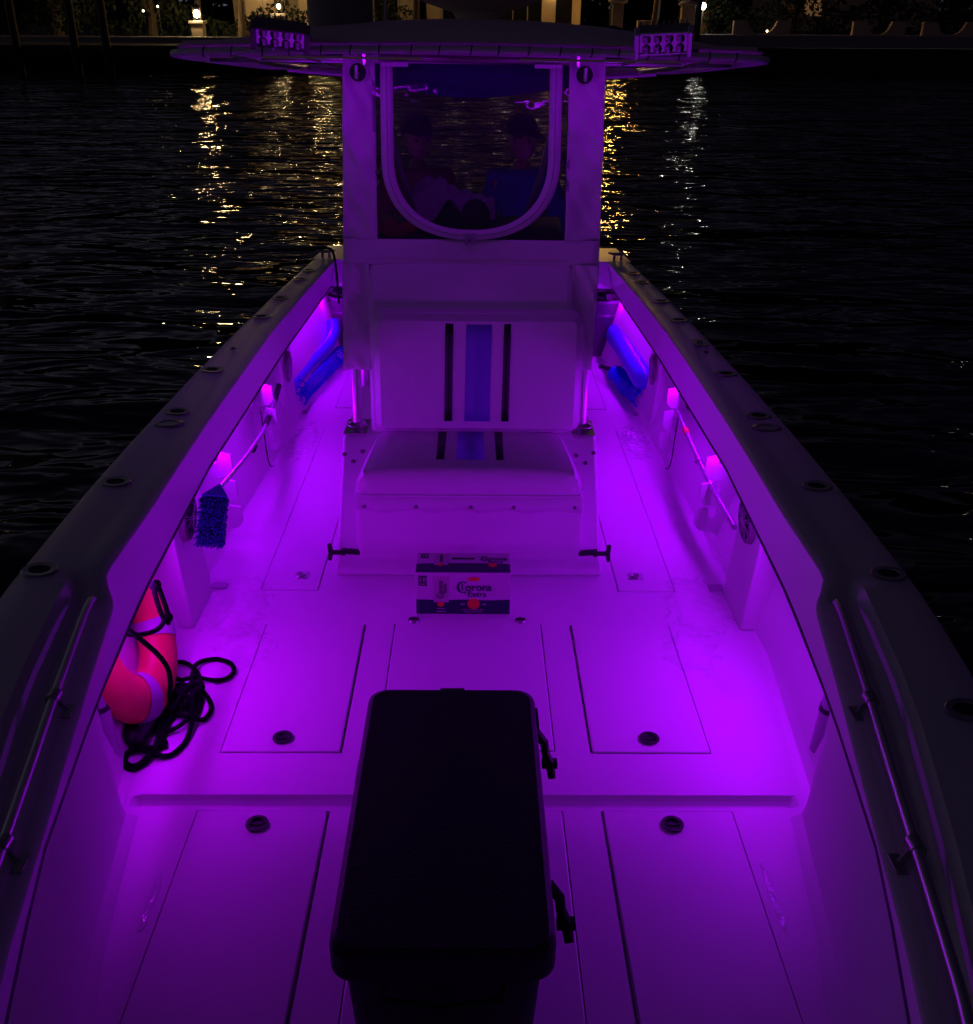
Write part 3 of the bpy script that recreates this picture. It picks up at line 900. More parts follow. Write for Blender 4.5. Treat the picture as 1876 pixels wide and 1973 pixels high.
# blue storage bag slung under the roof
mb = MB(); rows = []
for j in range(9):
    v = j / 8
    row = []
    for k in range(25):
        u = -1 + 2 * k / 24
        dip = 1.878 + .058 * abs(u) ** 1.4
        z = 2.03 + (dip - 2.03) * v
        row.append((.46 * u, 4.88 + .06 * math.sin(v * PI), z))
    rows.append(row)
mb.grid(rows)
rows = []
for j in range(5):
    v = j / 4
    rows.append([(.46 * (-1 + 2 * k / 24), 4.88 + v * .7, 1.878 + .058 * abs(-1 + 2 * k / 24) ** 1.4 + .02 * v) for k in range(25)])
mb.grid(rows)
bag = mb.build('storage_bag', M_BLUECAN, boat, label='blue storage bag slung under the roof')
MB().box(-.085, .075, 4.865, 4.876, 1.868, 1.885).build('bag_strap', M_STR_BLK, bag)

# light bars on the roof edge
def light_bar(x, ang, tilt, grey_bezel):
    e = bpy.data.objects.new('light_bar', None); COL.objects.link(e); e.parent = fr
    M = Matrix.Rotation(-.16 if x > 0 else .16, 3, 'Z') @ Matrix.Rotation(ang, 3, 'Y') @ Matrix.Rotation(tilt, 3, 'X') @ Matrix.Diagonal((1.06, 1, 1.22))
    c = Vector((x, 4.045, 2.118))
    mb = MB()
    mb.obox(c + M @ Vector((0, .02, 0)), .182, .045, .078, M)
    for k in range(9): mb.obox(c + M @ Vector((-.08 + .02 * k, .052, .004)), .006, .03, .070, M)
    body = mb.build('light_bar', M_GREY, fr, bevel=.006)
    bz = MB()
    bz.obox(c + M @ Vector((0, -.006, .034)), .172, .010, .010, M); bz.obox(c + M @ Vector((0, -.006, -.034)), .172, .010, .010, M)
    for s in (-1, 1):
        bz.obox(c + M @ Vector((s * .092, .0, 0)), .020, .045, .088, M)
    bz.build('bezel', M_ALU if not grey_bezel else M_GREY, body, bevel=.004)  # left bar gets a grey bezel, right bar aluminium
    MB().obox(c + M @ Vector((0, -.004, 0)), .164, .004, .062, M).build('reflector', M_REFLECT, body)
    for r_ in range(2):
        for k in range(4):
            cc = c + M @ Vector((-.059 + .0393 * k, -.0065, .0165 - .033 * r_))
            MB().lathe([(.0155, 0), (.0145, .004), (.008, .007), (.0001, .008)], cc, 18, M @ Matrix.Rotation(PI / 2, 3, 'X')).build('lens', M_LENS, body)
    br = MB()
    br.tube([c + M @ Vector((-.04, .02, -.04)), (x - .035, 4.13, 2.072)], .007, 8)
    br.tube([c + M @ Vector((.04, .02, -.04)), (x + .035, 4.13, 2.072)], .007, 8)
    br.build('bracket', M_ALU, body)
    bpy.data.objects.remove(e)
light_bar(-.712, .10, .80, True)
light_bar(.722, -.05, .64, False)

# radar dome, satellite dome and hatch on the roof
mb = MB().lathe([(.105, .0), (.10, .03), (.115, .055), (.22, .085), (.30, .12), (.315, .18), (.29, .24), (.20, .275), (.0001, .29)], (.03, 4.75, 2.175), 36)
mb.build('radar_dome', M_CANVAS_G, boat)
mb = MB().lathe([(.115, 0), (.135, .02), (.138, .20), (.12, .27), (.07, .315), (.0001, .33)], (-.545, 4.55, 2.11), 28)
mb.build('satellite_dome', M_GREY, boat)
MB().lathe([(.05, 0), (.055, .02), (.05, .05), (.0001, .065)], (.60, 4.6, 2.12), 18).build('horn_cover', M_BLKPLASTIC, boat)
MB().tube([(-.36, 4.5, 2.15), (-.355, 4.52, 2.25), (-.35, 4.5, 2.40)], .008, 8).build('antenna', M_CHROME_D, boat)
MB().tube([(.98, 4.7, 2.08), (1.02, 4.9, 2.7), (1.05, 5.2, 4.6)], [.012, .010, .004], 8).build('antenna', M_BLKPLASTIC, boat)

# behind the window: helm, instruments, leaning post
MB().prism([(4.66, 1.20), (4.72, 1.30), (4.98, 1.34), (5.30, 1.20)], 'x', -.44, .44).build('dash', M_BLKPLASTIC, boat, bevel=.01)
for s in (-1, 1):
    MB().tube([(s * .375, 4.80, 1.76), (s * .335, 4.85, 1.56), (s * .275, 4.92, 1.37)], .014, 10).build('windshield_frame', M_POLE, boat)
wheel = MB().tube([(-.02 + .17 * math.cos(a), 5.38 + .07 * math.sin(a), 1.20 + .15 * math.sin(a)) for a in [2 * PI * q / 24 for q in range(24)]], .014, 8, closed=True).build('steering_wheel', M_BLKPLASTIC, boat)
MB().tube([(-.19, 5.38, 1.20), (.15, 5.38, 1.20)], .010, 8).tube([(-.02, 5.38, 1.20), (-.02, 5.31, 1.06)], .010, 8).build('wheel_spoke', M_CHROME_D, wheel)
lp = MB().box(-.52, .52, 6.10, 6.50, .70, .84).build('leaning_post_seat', M_VINYL, boat, bevel=.04, bseg=4)
for s in (-1, 1):
    MB().tube([(s * .46, 6.15, 0), (s * .46, 6.2, .70)], .022, 10).tube([(s * .46, 6.5, 0), (s * .46, 6.45, .70)], .022, 10).tube([(s * .46, 6.13, .22), (s * .46, 6.5, .22)], .018, 8).build('leaning_post_leg', M_CHROME, lp)

# ---- LED deck lights: small lamps tucked up behind the coaming lip
def led(y0, y1, s, W_, col, ang):
    """a strip lamp on drop brackets, level with the foot of the coaming and facing down and inboard"""
    xa, xb = fb(y0) + .052, fb(y1) + .052
    z = .487
    c = Vector((s * (xa + xb) / 2, (y0 + y1) / 2, z)); L = y1 - y0
    yaw = -s * math.atan2(xb - xa, L)
    M = Matrix.Rotation(yaw, 3, 'Z') @ Matrix.Rotation(s * ang, 3, 'Y')
    h = MB().obox(c + M @ Vector((0, 0, .008)), .020, L, .010, M)
    for k in range(max(2, int(L / .3))):
        yy = -L / 2 + L * (k + .5) / max(2, int(L / .3))
        p = c + M @ Vector((0, yy, .012))
        h.obox((p.x + s * .003, p.y, (p.z + ZG - .068) / 2), .006, .016, ZG - .068 - p.z)
    h.build('deck_light', M_ALU, boat)
    la = bpy.data.lights.new('led', 'AREA'); la.shape = 'RECTANGLE'
    la.size = .014; la.size_y = L * .98; la.energy = W_; la.color = col
    lo = bpy.data.objects.new('led', la); COL.objects.link(lo)
    lo.parent = boat
    lo.matrix_local = Matrix.Translation(c + M @ Vector((0, 0, .001))) @ M.to_4x4()
for s in (-1, 1):
    led(2.33, 3.22, s, 6.4, LED_PINK if s < 0 else (.38, .0, 1.0), 1.02)
    led(3.72, 5.30, s, 7.0, LED, .90)
    led(3.36, 3.52, s, .6, LED_BLUE, .80)  # bluer strip, added to tint the deck by the near pillars
    led(5.90, 6.90, s, 4.6, LED, .90)
    led(7.00, 7.04, s, 1.0, LED_PINK, .2)

# strip lamps added under the front of the roof to brighten the curtain
for s in (-1, 1):
    MB().obox((s * .50, 4.170, 2.052), .62, .022, .008).build('added_roof_strip', M_ALU, fr)
    la = bpy.data.lights.new('curtain_fill_led', 'AREA'); la.shape = 'RECTANGLE'
    la.size = .60; la.size_y = .014; la.energy = .85; la.color = LED
    lo = bpy.data.objects.new('curtain_fill_led', la); COL.objects.link(lo); lo.parent = boat
    lo.location = (s * .50, 4.172, 2.046); lo.rotation_euler = (R(38), 0, 0)

# ================================================================== loose things on board
# ---- big black cooler
cool = thing('cooler', 'large black hard cooler with rubber latches, standing lengthwise in the middle of the bow deck', 'cooler')
def rrect(x0, x1, y0, y1, r, z, n=10):
    out = []
    for cx, cy, a0 in ((x1 - r, y1 - r, 0), (x0 + r, y1 - r, PI / 2), (x0 + r, y0 + r, PI), (x1 - r, y0 + r, 3 * PI / 2)):
        for k in range(n + 1):
            a = a0 + PI / 2 * k / n
            out.append((cx + r * math.cos(a), cy + r * math.sin(a), z))
    return out
mb = MB()
secs = [rrect(-.220, .140, 1.455, 2.235, .045, .012), rrect(-.236, .156, 1.440, 2.255, .045, .06), rrect(-.254, .174, 1.425, 2.275, .045, .36)]
mb.grid(secs, True); mb.add(secs[0], [tuple(range(44))]); mb.add(secs[-1], [tuple(range(44))])
for s in (0, 1): mb.box(-.19 + .24 * s, -.13 + .24 * s, 1.47, 2.20, .0, .02)
cbody = mb.build('cooler_body', M_BLKPLASTIC, cool)
mb = MB()
secs = [rrect(-.262, .182, 1.395, 2.272, .07, .352), rrect(-.277, .197, 1.395, 2.305, .052, .362), rrect(-.277, .197, 1.395, 2.305, .052, .421), rrect(-.273, .193, 1.399, 2.301, .052, .434), rrect(-.262, .182, 1.410, 2.290, .05, .440)]
mb.grid(secs, True); mb.add(secs[0], [tuple(range(44))]); mb.add(secs[-1], [tuple(range(44))])
mb.box(-.279, -.255, 1.93, 2.02, .37, .415)
mb.box(.185, .203, 2.15, 2.23, .36, .425)
lid = mb.build('cooler_lid', M_BLKPLASTIC, cool, smooth=False)
MB().box(-.075, -.005, 2.275, 2.3075, .412, .437).build('lid_notch', M_RECESS_SHADE, lid, bevel=.003)
for y in (2.10, 1.56):
    m = MB()
    m.tube([(.193, y + .05, .405), (.218, y + .045, .372), (.222, y + .03, .345)], [.014, .013, .012], 8)
    m.tube([(.222, y + .03, .345), (.234, y + .01, .325), (.238, y - .018, .300)], [.013, .014, .011], 8)
    m.obox((.232, y + .012, .327), .042, .024, .018)
    m.build('lid_latch', M_RUBBER, cool)
m = MB().tube([(-.17, 1.43, .33), (-.165, 1.395, .30), (-.04, 1.385, .29), (.085, 1.395, .30), (.09, 1.43, .33)], .010, 8)
m.build('carry_handle', M_BLKPLASTIC, cool)
MB().lathe([(.0001, .004), (.006, .003), (.008, 0)], (-.0, 1.62, .435), 10).build('lid_screw', M_TAPE, lid)
# ---- beer carton
bx = thing('beer_carton', 'white and navy cardboard beer carton standing on deck in front of the console seat', 'box')
BX0, BX1, BY0, BY1, BZ = -.215, .173, 3.420, 3.588, .195
mb = MB()
mb.box(BX0, BX1, BY0, BY1, .001, BZ)
cb = mb.build('carton_body', M_CARD, bx, bevel=.003)
e = .0012
def fpatch(name, x0, x1, z0, z1, m, off=e):     # on the front face
    return MB().box(x0, x1, BY0 - off, BY0 + .001, z0, z1).build(name, m, cb, smooth=False)
def tpatch(name, x0, x1, y0, y1, m, off=e):     # on the top face
    return MB().box(x0, x1, y0, y1, BZ - .001, BZ + off).build(name, m, cb, smooth=False)
# front: printed navy band with a gently wavy top edge
def band(name, n, fn_lo, fn_hi, front):
    lo, hi = [], []
    for k in range(n + 1):
        x = BX0 + .002 + (BX1 - BX0 - .004) * k / n
        lo.append((x, fn_lo(k / n))); hi.append((x, fn_hi(k / n)))
    poly = lo + hi[::-1]
    mb = MB()
    if front: mb.prism(poly, 'y', BY0 - .001, BY0 + .0005)
    else: mb.prism(poly, 'z', BZ - .0005, BZ + .001)
    mb.build(name, M_NAVY, cb, smooth=False)
band('navy_band', 16, lambda t: .003, lambda t: .067 + .003 * math.cos(t * 6.2) ** 2, True)
band('navy_band', 16, lambda t: BY0 + .001, lambda t: BY0 + .070 + .008 * math.sin(PI * t) ** .5, False)
MFRONT = lambda x, z, off=.0022: Matrix.Translation((x, BY0 - off, z)) @ Matrix.Rotation(PI / 2, 4, 'X')
MTOP = lambda x, y, off=.0022: Matrix.Translation((x, y, BZ + off))
fpatch('number_square', BX0 + .012, BX0 + .046, .133, .180, M_NAVY, .001)
text_mesh('lettering', '18', .030, M_PALE, cb, MFRONT(BX0 + .029, .161), .0)
text_mesh('lettering', 'PACK', .009, M_PALE, cb, MFRONT(BX0 + .029, .142), .0002)
tpatch('number_square', BX0 + .016, BX0 + .048, BY1 - .048, BY1 - .010, M_NAVY, .001)
text_mesh('lettering', '18', .026, M_PALE, cb, MTOP(BX0 + .032, BY1 - .029), .0)
# word with a black-letter capital: an arc, an inner stroke and a spur
def blackC(M, h):
    mb = MB()
    for pts, r0 in (([(.30, .42), (.05, .50), (-.22, .38), (-.36, .08), (-.30, -.25), (-.08, -.45), (.18, -.46), (.34, -.36)], (.03, .05, .09, .12, .11, .07, .05, .02)),
                    ([(.02, .40), (-.03, .12), (.0, -.18), (.06, -.34)], (.03, .075, .075, .02)),
                    ([(.16, .50), (.24, .38), (.30, .52)], (.02, .07, .02)),
                    ([(.16, -.38), (.20, -.52), (.24, -.70)], (.05, .03, .015))):
        pp = smooth_path([(p[0] * h, p[1] * h, 0) for p in pts], 5)
        L, Rr = [], []
        for i, p in enumerate(pp):
            t = (pp[min(i + 1, len(pp) - 1)] - pp[max(i - 1, 0)]).normalized()
            nrm = Vector((-t.y, t.x, 0)); f = i / (len(pp) - 1) * (len(r0) - 1)
            a_ = int(f); b_ = min(a_ + 1, len(r0) - 1); rr = (r0[a_] * (1 - f + a_) + r0[b_] * (f - a_)) * h * .75
            L.append(M @ (p + nrm * rr)); Rr.append(M @ (p - nrm * rr))
        mb.grid([L, Rr])
    return mb.build('lettering', M_NAVY, cb, smooth=False)
def word(Mf, h, m=M_NAVY, sub=True):
    blackC(Mf(-.054 * h / .05, .0), h * 1.12)
    o = text_mesh('lettering', 'orona', h * 1.05, m, cb, Mf(.018 * h / .05, -.001), h * .016, sx=.95)
    if sub: text_mesh('lettering', 'Extra', h * .78, m, cb, Mf(.010 * h / .05, -.036 * h / .05), h * .006, sx=1.0)
def mk_front(cx, cz): return lambda dx, dz: MFRONT(cx + dx, cz + dz)
def mk_top(cx, cy): return lambda dx, dz: MTOP(cx + dx, cy + dz)
def mk_vert(cx, cz): return lambda dx, dz: MFRONT(cx - dz, cz + dx, .0034) @ Matrix.Rotation(PI / 2, 4, 'Z')
word(mk_front(.024, .128), .046)
word(mk_top(.105, 3.535), .036)
tpatch('hand_hole', -.070, .022, 3.531, 3.545, M_STR_BLK, .0015)
fpatch('side_label', BX0 + .073, BX0 + .134, .058, .178, M_PALE, .0018)
word(mk_vert(BX0 + .100, .118), .026)
tpatch('side_label', BX0 + .073, BX0 + .130, BY0 + .062, BY1 - .006, M_PALE, .0018)
text_mesh('lettering', 'orona', .024, M_NAVY, cb, Matrix.Translation((BX0 + .10, 3.535, BZ + .003)) @ Matrix.Rotation(PI / 2, 4, 'Z'), .0004)
def disc(front, x, t, r, m, name='red_seal'):
    Mx = Matrix.Rotation(PI / 2, 3, 'X') if front else Matrix.Identity(3)
    c = (x, BY0 - .0008, t) if front else (x, t, BZ + .0008)
    MB().lathe([(.0001, .0014), (r * .96, .0014), (r, .0)], c, 28, Mx).build(name, m, cb, smooth=False)
disc(True, .020, .051, .0255, M_RED); disc(True, BX0 + .101, .049, .0135, M_RED)
disc(False, .100, 3.483, .018, M_RED); disc(False, BX0 + .098, 3.485, .012, M_RED)
# crown: a row of balls and points over a band, in red print
mb = MB()
cx, cz = .020, .167
poly = [(cx - .022, cz - .010), (cx - .024, cz + .006), (cx - .012, cz + .001), (cx - .011, cz + .011), (cx - .003, cz + .004), (cx, cz + .015), (cx + .003, cz + .004), (cx + .011, cz + .011), (cx + .012, cz + .001), (cx + .024, cz + .006), (cx + .022, cz - .010)]
mb.prism(poly, 'y', BY0 - .0015, BY0 + .0005); mb.build('printed_crown', M_RED, cb, smooth=False)
for z, w_ in ((.022, .045), (.012, .038)):
    for k in range(5):
        fpatch('small_print', .018 - w_ + k * w_ * .4, .018 - w_ + k * w_ * .4 + w_ * .33, z, z + .0025, M_PALE, .0016)
for s in (-1, 1): fpatch('small_print', .020 + s * .045 - .009, .020 + s * .045 + .009, .046, .051, M_PALE, .0016)
fpatch('small_print', BX0 + .083, BX0 + .122, .012, .015, M_PALE, .0016); fpatch('small_print', BX0 + .087, BX0 + .118, .026, .029, M_PALE, .0016)

# ---- ring buoy
buoy = thing('ring_buoy', 'orange ring buoy with grey bands leaning against the side under the gunwale', 'life buoy')
NB = Vector((.95, .03, .30)).normalized()       # facing inboard and a little up
Mb = NB.to_track_quat('Z', 'Y').to_matrix()
cb_ = Vector((-1.155, 2.79, .315))
Rm, ra, rb = .232, .082, .060
def torus_part(a0, a1, n, k1, close, ext=0.):
    rows = []
    for i in range(n + 1):
        a = a0 + (a1 - a0) * i / n
        row = []
        for k in range(20):
            t = 2 * PI * k / 20
            p = Vector(((Rm + (ra + ext) * math.cos(t)) * math.cos(a), (Rm + (ra + ext) * math.cos(t)) * math.sin(a), (rb + ext) * math.sin(t)))
            row.append(cb_ + Mb @ p)
        rows.append(row)
    return rows
MB().grid(torus_part(0, 2 * PI, 56, 0, True), True).build('buoy_ring', M_ORANGE, buoy)
for k in range(4):
    a = PI / 4 + k * PI / 2 + .25
    MB().grid(torus_part(a - .17, a + .17, 6, 0, False, .0035), True).build('buoy_band', M_TAPE, buoy)
mb = MB()
pts = []
for i in range(64):
    a = 2 * PI * i / 64
    sag = .5 - .5 * math.cos(4 * (a - PI / 4 - .25))
    p = Vector(((Rm + ra + .010 + .018 * sag) * math.cos(a), (Rm + ra + .010 + .018 * sag) * math.sin(a), .01 * math.sin(5 * a)))
    pts.append(cb_ + Mb @ p)
# ---- black rope: from the buoy down to a tangle on deck
z0 = .009
rope = [(-1.05, 2.542, .466), (-1.035, 2.617, .413), (-1.02, 2.724, .362), (-1.02, 2.805, .347), (-1.03, 2.811, .388), (-1.045, 2.828, .453), (-1.05, 2.867, .453), (-1.045, 2.879, .423), (-1.02, 2.852, .345), (-1.01, 2.815, .330)]
MBR = MB()
MBR.tube(smooth_path(rope, 6), .0085, 8)
MBR.ell((-1.045, 2.845, .462), .020, .022, .020); MBR.ell((-1.015, 2.84, .338), .015, .018, .016)
main = [(-1.05, 2.525, .51), (-1.02, 2.573, .43), (-1.0, 2.658, .309), (-1.0, 2.724, .205), (-1.01, 2.745, .12), (-1.03, 2.74, .03),
        (-1.059, 2.683, .012), (-1.02, 2.643, .012), (-.975, 2.658, .020), (-.948, 2.702, .024), (-.934, 2.752, .018), (-.945, 2.844, .014), (-.976, 2.948, .018), (-1.026, 3.027, .012), (-1.071, 3.053, .012), (-1.104, 3.034, .012),
        (-1.09, 2.98, .012), (-1.04, 2.93, .020), (-.991, 2.944, .020), (-.916, 2.941, .010), (-.878, 2.956, .010), (-.863, 2.999, .010), (-.887, 3.05, .010), (-.94, 3.076, .010), (-.984, 3.065, .012), (-1.007, 3.02, .022),
        (-1.00, 2.95, .030), (-.99, 2.90, .026), (-.989, 2.871, .018), (-.948, 2.871, .012), (-.907, 2.818, .010), (-.89, 2.765, .010), (-.901, 2.714, .010), (-.93, 2.708, .018), (-.99, 2.727, .024),
        (-1.02, 2.77, .028), (-1.03, 2.83, .022), (-1.0, 2.865, .030), (-.965, 2.84, .030), (-.96, 2.78, .030), (-1.0, 2.75, .034), (-1.035, 2.79, .036), (-1.02, 2.85, .04), (-.975, 2.88, .036), (-.94, 2.83, .030),
        (-.955, 2.76, .03), (-.933, 2.696, .026), (-.931, 2.61, .010), (-.946, 2.552, .010), (-.971, 2.523, .010), (-1.015, 2.523, .016), (-1.065, 2.54, .022),
        (-1.10, 2.52, .022), (-1.09, 2.480, .016), (-1.055, 2.475, .012), (-1.02, 2.52, .026), (-1.01, 2.60, .026), (-1.03, 2.68, .03), (-1.02, 2.752, .03)]
MBR.tube(smooth_path(main, 7), .0085, 8)
l5 = [(-1.0, 2.76, .02), (-1.025, 2.634, .02), (-.996, 2.587, .012), (-1.008, 2.563, .012), (-1.055, 2.557, .014), (-1.102, 2.551, .012), (-1.112, 2.512, .012), (-1.093, 2.467, .010), (-1.055, 2.462, .010), (-1.025, 2.506, .014), (-1.019, 2.587, .03), (-1.04, 2.68, .04)]
MBR.tube(smooth_path(l5, 7), .0085, 8)
rnd = random.Random(3)
tang = [(-.985 + rnd.uniform(-.055, .05), 2.80 + rnd.uniform(-.085, .085), .02 + .03 * rnd.random()) for _ in range(22)]
MBR.tube(smooth_path(tang, 8), .0085, 8)
ro = MBR.build('rope', M_ROPE)
tag(ro, 'tangled black rope lying on deck and looped over the orange ring buoy', 'rope')
# black throw-line bag under the rope
mb = MB()
mb.tube(smooth_path([(-1.075, 2.80, .05), (-1.075, 2.72, .048), (-1.085, 2.63, .045), (-1.095, 2.55, .04)], 4), [.02, .032, .036, .038, .038, .040, .040, .040, .040, .040, .038, .034, .022], 14)
tag(mb.build('rope_bag', M_STR_BLK), 'black cloth bag lying under the tangled rope beside the ring buoy', 'bag')

# ---- deck brush on a pole, left
br = thing('deck_brush', 'deck brush with blue bristles on a grey pole beside the left near loudspeaker', 'brush')
MB().tube([(-1.10, 5.35, .33), (-1.085, 5.05, .30), (-1.065, 4.70, .30), (-1.05, 4.25, .35), (-1.03, 3.78, .43), (-1.015, 3.56, .475)], .0105, 10).build('pole', M_POLE, br)
MB().tube([(-1.101, 5.36, .331), (-1.091, 5.16, .310)], .016, 10).tube([(-1.078, 4.93, .298), (-1.072, 4.80, .298)], .015, 10).tube([(-1.057, 4.46, .318), (-1.054, 4.40, .323)], .016, 10).build('grip', M_RUBBER, br)
head = MB()
Mh = Matrix.Rotation(.10, 3, 'Y') @ Matrix.Rotation(-.42, 3, 'X')
c = Vector((-1.005, 3.455, .405))

hd = MB()
hd.add([c + Mh @ Vector(p) for p in ((-.052, .0, .080), (.052, .0, .080), (.042, .045, .092), (-.042, .045, .092), (.0, .06, .150), (-.052, -.02, .098), (.052, -.02, .098))], [(0, 1, 6, 5), (5, 6, 4), (1, 2, 4, 6), (3, 0, 5, 4), (2, 3, 4), (0, 3, 2, 1)])
hd.obox(c + Mh @ Vector((0, .030, .0)), .082, .018, .18, Mh)
hd.build('brush_block', M_BRHEAD, br, bevel=.004)
bm_ = MB()
rb_ = random.Random(5)
for i in range(11):
    for j in range(20):
        for q in range(3):
            x = -.044 + .088 * i / 10 + rb_.uniform(-.004, .004); z = -.090 + .178 * j / 19 + rb_.uniform(-.004, .004)
            a_ = c + Mh @ Vector((x, .025, z)); L_ = .070 + rb_.uniform(-.008, .008)
            b_ = c + Mh @ Vector((x * 1.12 + rb_.uniform(-.004, .004), .025 - L_, z * 1.03 - .010 + rb_.uniform(-.005, .004)))
            bm_.tube([a_, (a_ + b_) / 2, b_], [.0030, .0028, .0022], 4)
bm_.build('bristles', M_BRISTLE, br, smooth=False)

# ---- boat hook, right: pole lying in the two racks
bh = thing('boat_hook', 'long grey boat hook pole lying in the white racks on the right side', 'boat hook')
MB().tube([(1.125, 5.10, .345), (1.120, 4.98, .340), (1.10, 4.62, .345), (1.09, 4.25, .335), (1.095, 3.95, .315), (1.11, 3.63, .30)], .0125, 12).build('pole', M_POLE, bh)
MB().tube([(1.101, 4.66, .345), (1.099, 4.60, .345)], .0165, 12).build('collar', M_ORANGE, bh)
MB().tube([(1.092, 4.30, .336), (1.090, 4.25, .335)], .0165, 12).tube([(1.0915, 4.275, .336), (1.072, 4.27, .325)], .007, 8).build('clamp', M_POLE, bh)
rb2 = thing('fishing_rod', 'fishing rod butt with rubber knob resting in the top hook of the right rack', 'fishing rod')
MB().tube([(1.13, 5.35, .46), (1.13, 4.98, .455), (1.125, 4.74, .45)], .011, 10).build('rod_butt', M_POLE, rb2)
MB().ell((1.125, 4.72, .45), .020, .026, .020).build('knob', M_RUBBER, rb2)
rl = thing('fishing_rod', 'dark fishing rod standing aslant in the left rack between the two pillars', 'fishing rod')
MB().tube([(-1.14, 5.45, .47), (-1.13, 5.0, .455), (-1.12, 4.72, .44)], .0115, 10).build('rod_butt', M_GREY, rl)
MB().tube([(-1.137, 5.30, .466), (-1.133, 5.12, .46)], .017, 10).build('grip', M_RUBBER, rl)
# thin black lanyards hanging from the racks
for s, lab in ((-1, 'thin black cord hanging down from the left rod rack'), (1, 'thin black hooked cord hanging down from the right rod rack')):
    m = MB().tube(smooth_path([(s * 1.12, 4.93, .33), (s * 1.105, 4.90, .20), (s * 1.09, 4.86, .10), (s * 1.07, 4.82, .062), (s * 1.05, 4.80, .07)], 5), .0035, 6)
    tag(m.build('cord', M_RUBBER), lab, 'cord')
# ---- small white fire extinguisher / cutter clipped in each bow recess
for s in (-1, 1):
    t = thing('knife_sheath', ('pale tube holder with a dark strap, clipped inside the left bow recess' if s < 0 else 'pale tube holder with a dark strap, clipped inside the right bow recess'), 'holder')
    MB().tube([(s * 1.155, 2.50, .34), (s * 1.14, 2.49, .21), (s * 1.125, 2.485, .07)], [.026, .026, .022], 14).build('tube', M_TAPE, t)
    MB().tube([(s * 1.147, 2.495, .245), (s * 1.140, 2.492, .215)], .0285, 14).build('strap', M_RUBBER, t)
    MB().tube([(s * 1.135, 2.55, .42), (s * 1.115, 2.545, .385), (s * 1.108, 2.54, .36)], [.013, .010, .007], 8).build('hook', M_RUBBER, t)

mb = MB(); rows = []
for j in range(17):
    v = j / 16
    row = []
    for k in range(13):
        u = k / 12
        row.append((1.165 + .05 * (1 - v) * .3 + .055 * v - .014 * math.sin(u * 14 + v * 4) - .010 * math.sin(v * 9 + u * 5), 5.20 + .24 * u, .07 + .47 * v))
    rows.append(row)
mb.grid(rows)
tag(mb.build('hanging_bag', mat('mauve_mesh_cloth', (.30, .16, .24), .8, bump=.5, bscale=40), solid=.02), 'wrinkled mauve mesh bag hanging beside the far pillar on the right side', 'bag')
# ---- coil hoses
def coil(path, r, rt, turns, mb, seg=12):
    P = smooth_path(path, 12); n = turns * seg
    pts = []
    for i in range(n + 1):
        f = i / n * (len(P) - 1); a = int(min(f, len(P) - 2)); t = f - a
        p = P[a].lerp(P[a + 1], t); tg = (P[a + 1] - P[a]).normalized()
        u = Vector((0, 0, 1)); u = (u - tg * u.dot(tg)).normalized(); v = tg.cross(u)
        an = 2 * PI * i / seg
        pts.append(p + (u * math.cos(an) + v * math.sin(an)) * r)
    mb.tube(pts, rt, 6)
mb = MB()
coil([(-1.095, 5.90, .062), (-1.08, 6.10, .062), (-1.04, 6.36, .062), (-1.0, 6.62, .062), (-.955, 6.95, .062)], .050, .0058, 30, mb, 14)
coil([(-1.115, 5.83, .10), (-1.10, 5.90, .13), (-1.09, 5.98, .14)], .05, .0058, 3, mb, 14)
ho = mb.build('coil_hose', M_BLUEHOSE)
tag(ho, 'blue coiled washdown hose lying straight on the left side deck beside the console', 'hose')
h2 = thing('coil_hose', 'blue coiled washdown hose with black nozzle, curled on the right side deck', 'hose')
mb = MB()
coil([(1.0, 6.47, .068), (1.025, 6.36, .068), (1.04, 6.20, .068), (1.075, 6.06, .068), (1.10, 5.90, .068)], .056, .0060, 24, mb, 14)
mb.tube(smooth_path([(1.15, 6.02, .11), (1.12, 6.00, .17), (1.09, 5.95, .15), (1.10, 5.92, .08)], 6), .0065, 6)
mb.build('hose', M_BLUEHOSE, h2)
MB().tube([(1.01, 6.50, .075), (.965, 6.545, .080), (.925, 6.585, .082), (.905, 6.60, .082)], [.012, .016, .013, .019], 12).build('nozzle', M_BLKPLASTIC, h2)
# ---- fenders
f1 = thing('fender', 'blue inflatable fender lying along the right side under the gunwale', 'fender')
MB().tube([(1.115, 5.86, .19), (1.113, 5.90, .192), (1.110, 5.98, .194), (1.095, 6.5, .20), (1.070, 7.0, .20), (1.066, 7.08, .20), (1.062, 7.13, .20)], [.02, .06, .082, .084, .082, .06, .02], 22).build('fender_body', M_BLUEFEND, f1)
MB().tube([(1.118, 5.83, .188), (1.115, 5.88, .19)], .016, 10).build('fender_eye', M_BLUEFEND, f1)
f2 = thing('pool_noodle', 'pale blue foam tube bent up against the bucket on the left side', 'foam tube')
np_ = smooth_path([(-1.135, 5.83, .16), (-1.125, 6.10, .155), (-1.10, 6.40, .155), (-1.055, 6.65, .16), (-1.02, 6.82, .18), (-1.00, 6.93, .23), (-1.01, 6.98, .29)], 6)
MB().tube(np_, .047, 16).build('tube', M_BLUEFEND, f2)
MB().lathe([(.020, .0), (.034, .003), (.048, .0)], np_[-1], 18, (np_[-1] - np_[-2]).to_track_quat('Z', 'Y').to_matrix()).build('end_collar', M_TAPE, f2)
